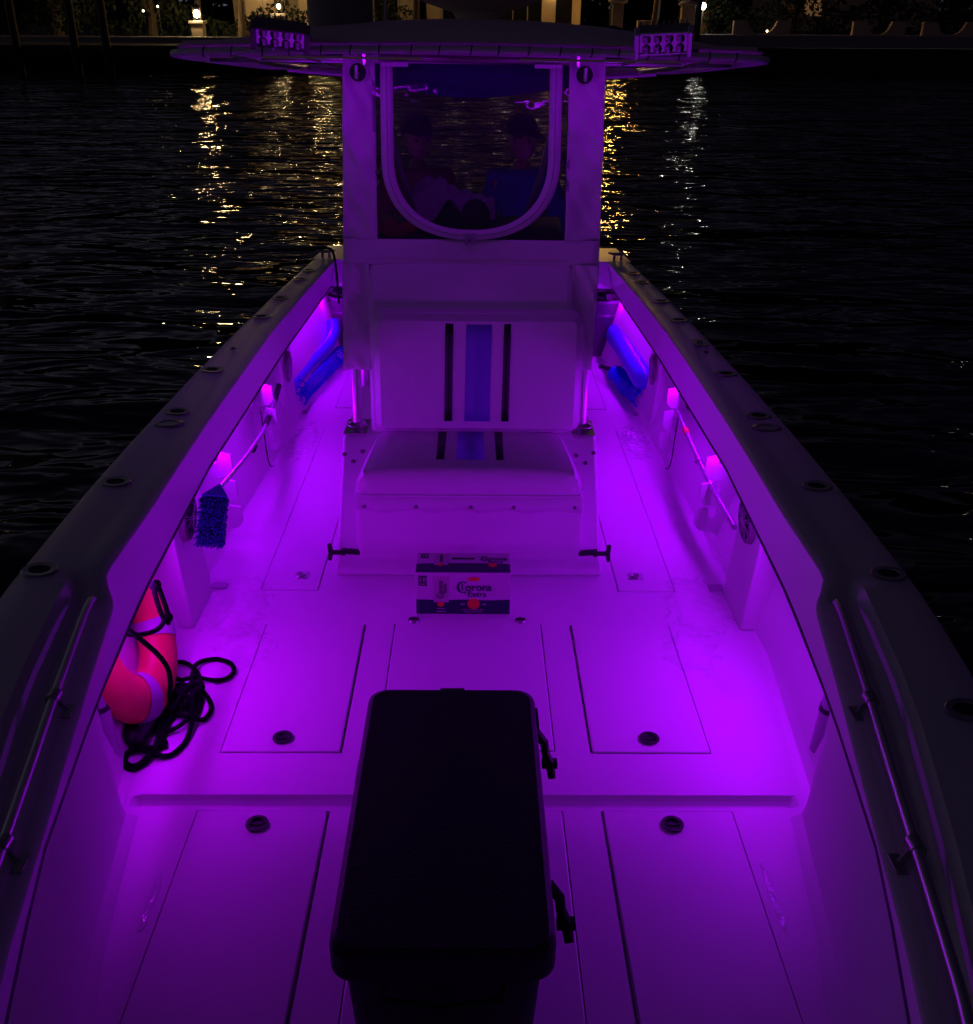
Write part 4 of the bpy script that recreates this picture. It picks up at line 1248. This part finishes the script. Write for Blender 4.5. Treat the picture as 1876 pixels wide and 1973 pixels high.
# ---- buckets
def bucket(cx, cy, lab, hs):
    b = thing('bucket', lab, 'bucket')
    mb = MB().lathe([(.0001, .004), (.112, .004), (.118, .012), (.138, .29), (.143, .30), (.143, .315), (.138, .320), (.148, .40), (.152, .405), (.152, .425), (.142, .425), (.136, .32), (.114, .02), (.0001, .012)], (cx, cy, 0), 36)
    mb.build('bucket_body', M_BUCKET, b)
    MB().tube(smooth_path([(cx + hs * .15, cy - .02, .40), (cx + hs * .175, cy - .05, .34), (cx + hs * .172, cy - .07, .26), (cx + hs * .15, cy - .09, .20), (cx + hs * .128, cy - .09, .17)], 5), .013, 8).build('handle', M_RUBBER, b)
    MB().obox((cx, cy - .01, .432), .22, .20, .02, Matrix.Rotation(.25, 3, 'Y')).obox((cx + .03, cy - .06, .45), .10, .10, .05, Matrix.Rotation(.5, 3, 'Z')).build('lid', M_BLKPLASTIC, b, bevel=.006)
bucket(.975, 7.22, 'dark plastic bucket with black handle at the right stern corner', 1)
bucket(-.925, 7.24, 'dark plastic bucket half hidden behind the left edge of the console', -1)
o = MB().box(-1.16, -1.06, 7.10, 7.22, .0, .19).build('flare_box', M_ORANGE, bevel=.012, bseg=3)
tag(o, 'small orange plastic box standing at the left stern corner behind the blue foam tube', 'box')
# ---- dock line over the left quarter
m = MB().tube(smooth_path([(-1.09, 7.10, ZG + .055), (-1.04, 7.08, ZG + .07), (-.99, 7.02, ZG + .06), (-.965, 6.96, ZG - .02), (-.955, 6.93, ZG - .12), (-.955, 6.95, .45), (-.96, 7.0, .42)], 6), .009, 8)
tag(m.build('dock_line', M_ROPE), 'black dock line made fast to the left stern cleat and hanging inboard', 'rope')

# ---- towel draped on the dash, seen through the window
mb = MB(); rows = []
for j in range(25):
    v = j / 24
    row = []
    for k in range(31):
        u = k / 30
        x = -.30 + .42 * u
        y = 4.90 + .26 * v
        z = 1.440 + .055 * math.sin(u * 5.2 + .6) * (1 - .3 * v) + .022 * math.sin(u * 17 + v * 9) + .016 * math.sin(v * 19 - u * 8) - .42 * max(0, .22 - v) * (1 + .6 * math.sin(u * 9)) - .30 * max(0, .16 - u) - .20 * max(0, u - .85)
        row.append((x, y, z))
    rows.append(row)
mb.grid(rows)
tag(mb.build('towel', M_TOWEL, solid=.006, subsurf=1), 'crumpled white towel heaped on the dash behind the clear window', 'towel')
mb = MB().ell((.02, 4.93, 1.345), .075, .06, .085).ell((-.12, 5.00, 1.36), .13, .07, .055)
tag(mb.build('camera_bag', M_STR_BLK), 'black soft bag lying under the towel on the dash', 'bag')
mb = MB().ell((-.34, 4.74, 1.305), .10, .035, .035, Matrix.Rotation(-.3, 3, 'Y')).ell((-.39, 4.75, 1.315), .05, .03, .045)
tag(mb.build('life_vest', mat('red_cloth', (.55, .03, .05), .7, bump=.4, bscale=30)), 'red folded cloth lying at the left lower corner of the clear window', 'cloth')

# ================================================================== people behind the window
def skin_body(name, verts, edges, radii, m, parent, sub=2):
    me = bpy.data.meshes.new(name); me.from_pydata(verts, edges, [])
    me.materials.append(m)
    o = bpy.data.objects.new(name, me); COL.objects.link(o); o.parent = parent
    md = o.modifiers.new('skin', 'SKIN'); md.use_smooth_shade = True
    for i, r in enumerate(radii):
        me.skin_vertices[0].data[i].radius = r if isinstance(r, tuple) else (r, r)
    me.skin_vertices[0].data[0].use_root = True
    s = o.modifiers.new('sub', 'SUBSURF'); s.levels = sub; s.render_levels = sub
    return o
def person(label, x, shirt, hat, turn, lean):
    """seated on the leaning post facing the bow (towards -y); hands rest on the thighs"""
    p = thing('person', label, 'person')
    y0, zs = 6.20, .90
    V = []; E = []; RR = []
    def v(q, r, par=None):
        V.append(q); RR.append(r)
        if par is not None: E.append((par, len(V) - 1))
        return len(V) - 1
    pel = v((x, y0 + .05, zs), (.15, .12))
    be = v((x + lean * .3, y0 + .03, zs + .18), (.135, .105), pel)
    ch = v((x + lean * .7, y0, zs + .38), (.135, .095), be)
    nb = v((x + lean, y0 - .01, zs + .52), (.075, .065), ch)
    nk = v((x + lean, y0 - .03, zs + .60), .052, nb)
    hands = []
    for s in (-1, 1):
        sh = v((x + lean + s * .17, y0 - .0, zs + .475), .062, ch)
        el = v((x + lean * .5 + s * .235, y0 - .05, zs + .20), .046, sh)
        wr = v((x + s * .15, y0 - .27, zs + .13), .030, el)
        hands.append((s, Vector(V[wr])))
        hp = v((x + s * .10, y0 + .02, zs - .03), .10, pel)
        kn = v((x + s * .13, y0 - .38, zs + .0), .070, hp)
        an = v((x + s * .13, y0 - .36, zs - .44), .046, kn)
        toe = v((x + s * .13, y0 - .50, zs - .50), .036, an)
    body = skin_body('body', V, E, RR, M_SKIN, p)
    # clothes over the body
    sh_v = [(x, y0 + .05, zs + .02), (x + lean * .3, y0 + .03, zs + .18), (x + lean * .7, y0, zs + .38), (x + lean, y0 - .01, zs + .53)]
    sv = list(sh_v); se = [(0, 1), (1, 2), (2, 3)]; sr = [(.165, .13), (.150, .118), (.163, .122), (.085, .075)]
    for s in (-1, 1):
        sv += [(x + lean + s * .17, y0, zs + .475), (x + lean * .5 + s * .235, y0 - .05, zs + .20), (x + s * .155, y0 - .24, zs + .14)]
        se += [(2, len(sv) - 3), (len(sv) - 3, len(sv) - 2), (len(sv) - 2, len(sv) - 1)]; sr += [.080, .064, .044]
    skin_body('shirt', sv, se, sr, shirt, p)
    tv = [(x, y0 + .05, zs)]; te = []; tr = [(.165, .135)]
    for s in (-1, 1):
        n0 = len(tv)
        tv += [(x + s * .10, y0 + .02, zs - .03), (x + s * .13, y0 - .38, zs), (x + s * .13, y0 - .36, zs - .38)]
        te += [(0, n0), (n0, n0 + 1), (n0 + 1, n0 + 2)]; tr += [.112, .082, .060]
    skin_body('trousers', tv, te, tr, M_TROUS, p)
    # head
    Mt = Matrix.Rotation(turn, 3, 'Z') @ Matrix.Rotation(.12, 3, 'X')
    hc = Vector((x + lean, y0 - .045, zs + .70))
    h = MB()
    rows = []
    for i in range(17):
        a = -PI / 2 + PI * i / 16; zz = math.sin(a)
        row = []
        for k in range(24):
            b = 2 * PI * k / 24
            rx, ry = .074, .092
            if zz < 0: rx *= 1 + .22 * zz; ry *= 1 + .10 * zz
            px, py = rx * math.cos(a) ** .8 * math.cos(b) if math.cos(a) > 1e-6 else 0, ry * math.cos(a) ** .8 * math.sin(b) if math.cos(a) > 1e-6 else 0
            if py < 0 and -.45 < zz < .1: py *= 1.03
            if py < -.05 and zz < -.6: py -= .012
            row.append(hc + Mt @ Vector((px, py, .115 * zz)))
        rows.append(row)
    h.grid(rows, True)
    h.add([hc + Mt @ Vector(q) for q in ((-.011, -.088, .012), (.011, -.088, .012), (-.017, -.090, -.030), (.017, -.090, -.030), (0, -.116, -.026), (0, -.090, -.036))], [(0, 1, 4), (0, 4, 2), (1, 3, 4), (2, 4, 5), (4, 3, 5)])
    for s in (-1, 1):
        h.ell(hc + Mt @ Vector((s * .074, .005, -.008)), .010, .018, .030, Mt)
    h.ell(hc + Mt @ Vector((0, -.086, -.058)), .024, .008, .007, Mt)
    hd_ = h.build('head', M_SKIN, p)
    for s in (-1, 1):
        MB().ell(hc + Mt @ Vector((s * .030, -.083, .006)), .013, .008, .008, Mt).build('eye', M_STR_BLK, hd_)
    g = MB()
    for i in range(70):
        rr = random.Random(i * 7 + int(x * 100)); a = rr.uniform(0, 2 * PI); b = rr.uniform(.15, 1.35)
        q = Vector((.078 * math.cos(a) * math.cos(b), .095 * math.sin(a) * math.cos(b) + .012, .118 * math.sin(b) + .012))
        if q.y < -.055 and q.z < .075: continue
        g.ell(hc + Mt @ q, .022, .022, .018, Mt, 6, 5)
    g.build('hair', M_HAIR, hd_)
    if hat:
        mh = MB()
        mh.lathe([(.086, .035), (.090, .055), (.082, .10), (.05, .132), (.0001, .14)], hc + Mt @ Vector((0, .012, 0)), 22, Mt @ Matrix.Diagonal((.98, 1.12, 1)))
        mh.prism([(q[0], q[1]) for q in ((-.062, -.07), (-.055, -.125), (-.02, -.15), (.02, -.15), (.055, -.125), (.062, -.07))], 'z', .040, .046)
        # the brim has to follow the head
        nv = 12
        for i in range(len(mh.v) - nv, len(mh.v)):
            mh.v[i] = tuple(hc + Mt @ Vector(mh.v[i]))
        mh.build('cap', hat, hd_)
    # hands: palm, four fingers and a thumb resting on the thigh
    for s, wv in hands:
        m = MB()
        d = Vector((-s * .35, -.9, -.12)).normalized(); side = Vector((d.y, -d.x, 0)).normalized()
        Mo = Matrix((side, d, side.cross(d))).transposed()
        m.ell(wv + d * .045, .040, .052, .016, Mo)
        for k, L_ in enumerate((.062, .072, .066, .050)):
            b0 = wv + d * .080 + side * (-.028 + .0185 * k)
            m.tube([b0, b0 + d * L_ * .5 + Vector((0, 0, .004)), b0 + d * L_ + Vector((0, 0, -.012))], [.0085, .008, .0065], 8)
        b0 = wv + d * .025 + side * (.034 * (s if s > 0 else s))
        m.tube([b0, b0 + d * .03 + side * s * .018, b0 + d * .055 + side * s * .020 + Vector((0, 0, -.008))], [.0105, .009, .007], 8)
        m.build('hand', M_SKIN, p)
    for s in (-1, 1):
        MB().ell((x + s * .13, y0 - .44, zs - .50), .045, .115, .042).build('shoe', M_STR_BLK, p)
person('person in a dark cap and maroon top seated at the left behind the window', -.355, M_SHIRTR, mat('navy_cap', (.02, .02, .09), .8), .35, .03)
person('person in a blue shirt and dark cap seated at the right behind the window', .345, M_SHIRTB, mat('black_cap', (.03, .02, .06), .8), .75, -.045)

# ================================================================== trim everything that rides on the boat
bpy.context.view_layer.update()
for o in BOAT_SPACE:
    o.matrix_world = TRIM @ o.matrix_world

# ================================================================== water and far shore (level world)
def water_mat():
    m = bpy.data.materials.new('night_water'); m.use_nodes = True
    n = m.node_tree; b = n.nodes['Principled BSDF']
    b.inputs['Base Color'].default_value = (.0012, .0016, .007, 1)
    b.inputs['Roughness'].default_value = .02
    b.inputs['IOR'].default_value = 1.33
    tc = n.nodes.new('ShaderNodeTexCoord')
    hs = []
    for sc, st, amp, det in (((.22, .52, 1), .7, .55, 2), ((.85, 2.0, 1), 1., .17, 2), ((3.2, 6, 1), 1., .015, 1)):
        mp = n.nodes.new('ShaderNodeMapping'); mp.inputs['Scale'].default_value = sc
        mp.inputs['Rotation'].default_value = (0, 0, .25 * st)
        n.links.new(tc.outputs['Object'], mp.inputs[0])
        t = n.nodes.new('ShaderNodeTexNoise'); t.inputs['Scale'].default_value = 1; t.inputs['Detail'].default_value = det
        t.inputs['Distortion'].default_value = .6
        n.links.new(mp.outputs[0], t.inputs['Vector'])
        k = n.nodes.new('ShaderNodeMath'); k.operation = 'MULTIPLY'; k.inputs[1].default_value = amp
        n.links.new(t.outputs[0], k.inputs[0]); hs.append(k.outputs[0])
    a = n.nodes.new('ShaderNodeMath'); n.links.new(hs[0], a.inputs[0]); n.links.new(hs[1], a.inputs[1])
    a2 = n.nodes.new('ShaderNodeMath'); n.links.new(a.outputs[0], a2.inputs[0]); n.links.new(hs[2], a2.inputs[1])
    bp = n.nodes.new('ShaderNodeBump'); bp.inputs['Strength'].default_value = 1; bp.inputs['Distance'].default_value = 1.
    n.links.new(a2.outputs[0], bp.inputs['Height'])
    n.links.new(bp.outputs[0], b.inputs['Normal'])
    return m
mb = MB().add([(-600, -300, WATER_Z), (600, -300, WATER_Z), (600, 900, WATER_Z), (-600, 900, WATER_Z)], [(0, 1, 2, 3)])
o = mb.build('water', water_mat(), smooth=False); o['kind'] = 'structure'

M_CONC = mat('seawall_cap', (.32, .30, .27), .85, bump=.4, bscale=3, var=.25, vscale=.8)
M_CONCD = mat('seawall_face', (.05, .045, .04), .9, bump=.5, bscale=2, var=.4, vscale=.5)  # dark tone mixes marine growth with shadow below the cap
M_STUCCO = mat('cream_stucco', (.62, .48, .30), .8, bump=.2, bscale=6, var=.12, vscale=.7)
M_WOODD = mat('dark_timber', (.07, .05, .035), .8, bump=.5, bscale=12, var=.3)
M_LEAF = mat('dark_leaf', (.03, .045, .02), .7)
M_BARK = mat('bark', (.14, .10, .07), .85, bump=.6, bscale=10, var=.3)
M_GRASS = mat('night_grass', (.03, .04, .02), .9, bump=.4, bscale=2)
M_WARMWIN = mat('lit_window', (.8, .6, .35), .5, emis=(1., .50, .16), estr=.10)
M_GLASS_D = mat('dark_pane', (.01, .01, .012), .1)
M_LAMP = mat('warm_lamp', (1, .8, .5), .5, emis=(1., .66, .26), estr=190)
M_LAMPW = mat('white_lamp', (1, 1, 1), .5, emis=(.95, .95, .80), estr=24)
M_LAMPS = mat('faint_lamp', (1, 1, 1), .5, emis=(1., .85, .45), estr=7)
M_FRAMEW = mat('pale_trim', (.6, .52, .42), .6)

SY = 49.0
g = MB().add([(-600, SY + 1, .55), (600, SY + 1, .55), (600, 900, .9), (-600, 900, .9)], [(0, 1, 2, 3)])
o = g.build('far_ground', M_GRASS, smooth=False); o['kind'] = 'structure'
def seawall(x0, x1, ztop, capt, label, proud):
    t = thing('seawall', label, 'seawall', boat=False, loc=(0, 0, 0))
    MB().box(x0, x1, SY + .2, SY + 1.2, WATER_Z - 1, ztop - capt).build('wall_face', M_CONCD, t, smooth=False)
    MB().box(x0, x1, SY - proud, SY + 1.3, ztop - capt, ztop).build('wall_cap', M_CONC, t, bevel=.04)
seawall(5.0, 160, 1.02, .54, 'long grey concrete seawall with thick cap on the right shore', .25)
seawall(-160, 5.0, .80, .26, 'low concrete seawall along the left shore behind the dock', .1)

# scalloped garden wall on the right cap
def scallop(x0, x1, lab, first):
    t = thing('garden_wall', lab, 'wall', group='scalloped garden walls on the right seawall', boat=False)
    n = 14; L = x1 - x0; pw = .62; H = .56
    poly = [(x0, 1.02), (x0, 1.02 + H), (x0 + pw, 1.02 + H)]
    for k in range(1, n):
        u = k / n
        poly.append((x0 + pw + (L - 2 * pw) * u, 1.02 + .03 + (H - .03) * abs(2 * u - 1) ** 3.2))
    poly += [(x1 - pw, 1.02 + H), (x1, 1.02 + H), (x1, 1.02)]
    MB().prism(poly, 'y', SY + .35, SY + .60).build('wall_panel', M_STUCCO, t, smooth=False)
    return t
scallop(11.75, 14.35, 'scalloped garden wall nearest the lit pillar, its left post glowing tan', 0)
scallop(17.2, 19.6, 'dim scalloped garden wall in the middle of the right seawall', 1)
scallop(20.4, 23.0, 'dim scalloped garden wall at the right end of the seawall', 2)

def lamp_post(x, y, z, lab, m, r=.16, pillar=True, watts=60, col=(1, .7, .35)):
    t = thing('garden_lamp', lab, 'lamp', boat=False, group='lit garden lamps on the far shore')
    if pillar:
        MB().box(x - .28, x + .28, y - .28, y + .28, .5, z - .42).build('pillar', M_STUCCO, t, bevel=.02)
        MB().box(x - .36, x + .36, y - .36, y + .36, z - .42, z - .30).build('pillar_cap', M_FRAMEW, t, bevel=.02)
        for dx in (-.13, .13):
            for dy in (-.13, .13):
                MB().box(x + dx - .012, x + dx + .012, y + dy - .012, y + dy + .012, z - .30, z + .24).build('lantern_bar', M_BLKPLASTIC, t)
        MB().lathe([(.21, 0), (.12, .12), (.0001, .20)], (x, y, z + .24), 8).build('lantern_roof', M_BLKPLASTIC, t)
    else:
        MB().tube([(x, y + .1, .5), (x, y + .1, z)], .05, 8).build('post', M_WOODD, t)
    MB().ell((x, y, z), r * .8, r * .8, r, seg=12, rings=8).build('lamp_glass', m, t)
    la = bpy.data.lights.new('lamp_light', 'POINT'); la.energy = watts * .5; la.color = col; la.shadow_soft_size = .04
    lo = bpy.data.objects.new('lamp_light', la); COL.objects.link(lo); lo.parent = t; lo.location = (x, y - .5, z)
lamp_post(-13.2, 52, 1.72, 'warm lantern on a square pillar, leftmost bright lamp on the shore', M_LAMP, .17, True, 70)
lamp_post(-9.3, 52, 2.05, 'warm globe lamp in front of the lit house, left of the grey satellite dome', mat('dim_warm_lamp', (1, .8, .5), .5, emis=(1., .66, .26), estr=12), .12, True, 40)
lamp_post(10.75, 51.6, 2.16, 'white lamp beside the tall lit pillar right of the boat roof', M_LAMPW, .15, False, 40, (1, .95, .8))
for i, (x, y, z, lab) in enumerate(((-15.7, 52, 1.83, 'small white lamp on a thin stake by the dark piling, far left shore'), (-15.0, 52, 2.02, 'small yellow lamp in the bushes left of the bright lantern'),
                                    (14.0, 52, 1.12, 'tiny lamp at the foot of the nearest scalloped wall'), (17.6, 60, 1.6, 'tiny lamp far back in the garden behind the right seawall'))):
    t = thing('garden_lamp', lab, 'lamp', boat=False, group='lit garden lamps on the far shore')
    MB().ell((x, y, z), .05, .05, .05, seg=8, rings=6).build('lamp_glass', M_LAMPS, t)
    MB().tube([(x, y + .06, .5), (x, y + .06, z)], .015, 6).build('stake', M_BLKPLASTIC, t)

M_LAMPO = mat('amber_lamp', (1, .6, .2), .5, emis=(1., .50, .10), estr=260)
lamp_post(6.6, 53.2, 3.7, 'amber street lamp on a tall post above the garden column', M_LAMPO, .17, False, 40, (1, .6, .25))
lamp_post(7.15, 54.0, 4.3, 'tall amber lamp post right of the garden column lamp', M_LAMPO, .15, False, 30, (1, .6, .25))
lamp_post(-8.15, 55.5, 3.6, 'warm tall lamp post before the cream house, hidden behind the grey dome', M_LAMP, .13, False, 40)
lamp_post(-29.5, 49.9, 3.0, 'warm lamp on a post at the left end of the dock', M_LAMP, .13, False, 30)
lamp_post(27.5, 50.6, 3.0, 'white lamp post at the far right end of the seawall', M_LAMPW, .11, False, 15)
# tall lit gate pillar and columns right of the roof
for (x0, x1, z1, lab) in ((9.55, 10.15, 2.15, 'tall tan gate pillar beside the white lamp'), (6.35, 6.85, 2.25, 'tan garden column with a round cap just right of the boat roof'), (7.55, 8.15, 1.55, 'low tan block between the garden column and the gate pillar')):
    t = thing('garden_pillar', lab, 'pillar', boat=False)
    MB().box(x0, x1, SY + 1.4, SY + 1.9, .5, z1).build('shaft', M_STUCCO, t, bevel=.03)
    if z1 > 1.6: MB().lathe([(.34, 0), (.44, .05), (.46, .12), (.36, .20), (.0001, .26)], ((x0 + x1) / 2, SY + 1.65, z1), 20).build('cap', M_FRAMEW, t)
def plight(x, y, z, w_, col=(1, .62, .28), r=.3):
    la = bpy.data.lights.new('path_light', 'POINT'); la.energy = w_; la.color = col; la.shadow_soft_size = r
    lo = bpy.data.objects.new('path_light', la); COL.objects.link(lo); lo.location = (x, y, z)

# waterfront houses with lit porches
def house(x0, x1, y0, y1, h, lab, wins, roofm, lit):
    t = thing('house', lab, 'house', boat=False)
    MB().box(x0, x1, y0, y1, .5, h).build('wall', M_STUCCO, t, smooth=False)
    MB().prism([(x0 - .6, h), (x1 + .6, h), ((x0 + x1) / 2 + 2, h + 2.6), ((x0 + x1) / 2 - 2, h + 2.6)], 'y', y0 - .8, y1 + .8).build('roof', roofm, t, smooth=False)
    for (a, b, c, d, on) in wins:
        w_ = MB().box(a, b, y0 - .05, y0 + .02, c, d).build('window', M_FRAMEW, t, smooth=False)
        mp = MB()
        nx = max(1, int(round((b - a) / .9)))
        for k in range(nx):
            xa = a + .07 + (b - a - .07) * k / nx; xb = a + (b - a - .07) * (k + 1) / nx
            mp.box(xa, xb, y0 - .075, y0 - .045, c + .07, d - .07)
        mp.build('pane', M_WARMWIN if on else M_GLASS_D, w_, smooth=False)
    for k in range(lit):
        x = x0 + (x1 - x0) * (k + .5) / lit
        o = MB().box(x - .09, x + .09, y0 - .28, y0 - .06, 2.7, 3.0).build('porch_lamp', M_LAMPS, t)
        plight(x, y0 - .5, 2.7, 2.5, r=.04)
    return t
house(-13.2, -3.2, 60, 70, 5.2, 'cream waterfront house with lit windows behind the left lanterns', ((-12.6, -10.6, 1.2, 3.6, 1), (-9.7, -8.7, 1.0, 3.6, 1), (-8.2, -6.4, 1.0, 3.6, 1), (-5.6, -4.2, 1.2, 3.6, 0)), M_BROWN, 3)
house(-2.6, 5.6, 58, 68, 4.6, 'tan house directly behind the boat roof with glowing porch', ((-1.8, .2, .9, 3.2, 0), (1.2, 3.6, .9, 3.4, 0), (4.2, 5.2, 1.0, 3.2, 0)), M_BROWN, 3)
house(24, 36, 85, 95, 5.0, 'distant dark house beyond the right seawall with a few lit windows', ((25.5, 27, 1.5, 3.0, 1), (29, 29.6, 1.5, 2.4, 0)), M_BROWN, 0)


# dock, pilings and a low lit boat shed at the left
dk = thing('dock', 'dark timber dock on pilings along the left shore', 'dock', boat=False)
mb = MB()
for k in range(60): mb.box(-33 + k * .4, -33 + k * .4 + .37, 45.2, 47.4, .52, .58)
mb.build('dock_planks', M_WOODD, dk, smooth=False)
MB().box(-33, -9.0, 45.2, 45.35, .30, .52).build('dock_beam', M_WOODD, dk, smooth=False)
for i, x in enumerate((-20.6, -19.0, -16.6, -15.3)):
    m = MB().tube([(x, 44.9, -1.5), (x + .05, 44.9, 2.9 - .2 * (i % 2))], [.19, .16], 12)
    t = tag(m.build('piling', M_WOODD), ['leftmost dark timber piling at the dock', 'second dark timber piling from the left at the dock', 'third dark timber piling, left of the small white lamp', 'rightmost dark timber piling, tall by the small white lamp'][i], 'piling', 'timber pilings along the dock', boat=False)
sk_ = thing('moored_skiff', 'low pale skiff moored at the far left dock', 'boat', boat=False)
mb = MB(); rows = []
for k in range(9):
    u = k / 8; x = -26.0 + 6.0 * u; hw = .75 * math.sin(PI * min(1, .25 + u * .75)) ** .6 if u < 1 else .02
    rows.append([(x, 43.6 - hw, .28 + .18 * u), (x, 43.6 - hw * .7, -.6), (x, 43.6 + hw * .7, -.6), (x, 43.6 + hw, .28 + .18 * u)])
mb.grid(rows); mb.build('skiff_hull', M_STUCCO, sk_)
MB().box(-24.6, -23.4, 43.2, 44.0, .2, .75).build('skiff_console', M_FRAMEW, sk_, bevel=.05)
plight(-24.0, 45.0, 1.6, 4)

# trees and palms along the far bank
def tree(x, y, h, r, seed, lab, palm=False):
    t = thing('palm_tree' if palm else 'tree', lab, 'palm tree' if palm else 'tree', group='palms on the far shore' if palm else 'trees on the far shore', boat=False)
    rr = random.Random(seed)
    if palm:
        MB().tube([(x, y, .4), (x + .15, y, h * .5), (x + .05, y, h)], [.19, .14, .12], 10).build('trunk', M_BARK, t)
        mb = MB()
        for k in range(20):
            a = 2 * PI * k / 20 + rr.uniform(-.1, .1); L = rr.uniform(1.6, 2.2); up_ = rr.uniform(-.1, .9)
            prev = None
            sp = [Vector((x + .05 + math.cos(a) * L * u, y + math.sin(a) * L * u, h + up_ * math.sin(u * 1.9) * 1.1 - 1.4 * u * u * (1.1 - up_ * .5))) for u in [q / 9 for q in range(10)]]
            for q in range(1, 10):
                d = (sp[q] - sp[q - 1]).normalized(); sd = Vector((-math.sin(a), math.cos(a), 0))
                for s in (-1, 1):
                    e = sp[q] + (sd * s * .55 + d * .3 + Vector((0, 0, -.25))) * (1 - .5 * q / 9)
                    mb.add([sp[q - 1], sp[q], e], [(0, 1, 2)])
        mb.build('fronds', M_LEAF, t, smooth=False)
        return
    tr = MB().tube([(x, y, .4), (x + .1, y, h * .35), (x, y + .1, h * .7)], [.28, .2, .08], 9)
    for k in range(6):
        a = rr.uniform(0, 2 * PI)
        tr.tube([(x, y, h * (.25 + .06 * k)), (x + math.cos(a) * r * .6, y + math.sin(a) * r * .6, h * (.5 + .06 * k))], [.10, .03], 6)
    tr.build('trunk', M_BARK, t)
    cl = [(Vector((x + rr.gauss(0, r * .45), y + rr.gauss(0, r * .4), h * .62 + rr.gauss(0, h * .17))), rr.uniform(.35, .6) * r * .6) for _ in range(16)]
    mb = MB()
    for c_, cr_ in cl:
        for q in range(110):
            d = Vector((rr.gauss(0, 1), rr.gauss(0, 1), rr.gauss(0, 1))).normalized() * cr_ * rr.random() ** .4
            p = c_ + d; s = rr.uniform(.10, .22)
            u_ = Vector((rr.gauss(0, 1), rr.gauss(0, 1), rr.gauss(0, 1))).normalized(); v_ = u_.orthogonal().normalized()
            mb.add([p - u_ * s, p + v_ * s * .5, p + u_ * s, p - v_ * s * .5], [(0, 1, 2, 3)])
    mb.build('crown', M_LEAF, t, smooth=False)
spots = [(-34, 55, 7, 4, 'broad dark tree at the far left edge of the shore'), (-27, 54, 8, 4, 'tall dark tree behind the moored skiff'), (-21, 55, 6.5, 3.4, 'round dark tree behind the left pilings'),
         (-16.6, 56, 5.5, 2.6, 'small dark tree beside the warm lantern'), (11.8, 56, 6, 2.6, 'dark tree just behind the white lamp'), (16, 55, 7.5, 3.6, 'large dark tree behind the first scalloped wall'),
         (21, 56, 8, 4, 'large dark tree behind the far scalloped walls'), (28, 56, 9, 4.6, 'broad dark tree at the right edge of the shore'), (36, 58, 9, 5, 'dark tree beyond the right edge of the garden wall')]
for i, (x, y, h, r, lab) in enumerate(spots): tree(x, y, h, r, i + 11, lab)
for i, (x, y, h, lab) in enumerate(((8.45, 51.5, 6.5, 'slim palm trunk between the garden column and the gate pillar'), (-14.2, 56, 7, 'palm in front of the cream house, right of the warm lantern'), (-11.5, 53.5, 6.0, 'palm standing between the two warm lanterns'), (-3.0, 54, 7, 'palm between the two houses'))):
    tree(x, y, h, 2, 50 + i, lab, True)
# dark hedge line that closes the garden behind the right wall
mb = MB(); rr = random.Random(9)
for q in range(9000):
    x = rr.uniform(10, 60); p = Vector((x, 53.5 + rr.uniform(-.5, .5), .6 + rr.random() ** .7 * (1.9 + .5 * math.sin(x * 1.3)))); s = rr.uniform(.08, .2)
    u_ = Vector((rr.gauss(0, 1), rr.gauss(0, 1), rr.gauss(0, 1))).normalized(); v_ = u_.orthogonal().normalized()
    mb.add([p - u_ * s, p + v_ * s * .5, p + u_ * s, p - v_ * s * .5], [(0, 1, 2, 3)])
tag(mb.build('hedge', M_LEAF, smooth=False), 'long dark hedge behind the right seawall', 'hedge', boat=False)
mb = MB()
for q in range(6000):
    x = rr.uniform(-60, -3); p = Vector((x, 56.5 + rr.uniform(-.4, .4), .6 + rr.random() ** .7 * (1.2 + .5 * math.sin(x * 1.1)))); s = rr.uniform(.08, .2)
    u_ = Vector((rr.gauss(0, 1), rr.gauss(0, 1), rr.gauss(0, 1))).normalized(); v_ = u_.orthogonal().normalized()
    mb.add([p - u_ * s, p + v_ * s * .5, p + u_ * s, p - v_ * s * .5], [(0, 1, 2, 3)])
tag(mb.build('hedge', M_LEAF, smooth=False), 'low dark hedge in front of the cream house', 'hedge', boat=False)

# the wooded bank far behind, one dark mass
mb = MB(); rr = random.Random(21)
for q in range(36000):
    x = rr.uniform(-110, 110); z = .3 + rr.random() ** .8 * (8.5 + 2.5 * math.sin(x * .21) + 1.3 * math.sin(x * .67 + 1)); s_ = rr.uniform(.35, .8)
    p = Vector((x, 100 + rr.uniform(-3, 3), z))
    u_ = Vector((rr.gauss(0, 1), rr.gauss(0, 1), rr.gauss(0, 1))).normalized(); v_ = u_.orthogonal().normalized()
    mb.add([p - u_ * s_, p + v_ * s_ * .7, p + u_ * s_, p - v_ * s_ * .7], [(0, 1, 2, 3)])
tag(mb.build('woodland', M_LEAF, smooth=False), 'dark mass of trees far behind the houses', 'woodland', kind='stuff', boat=False)
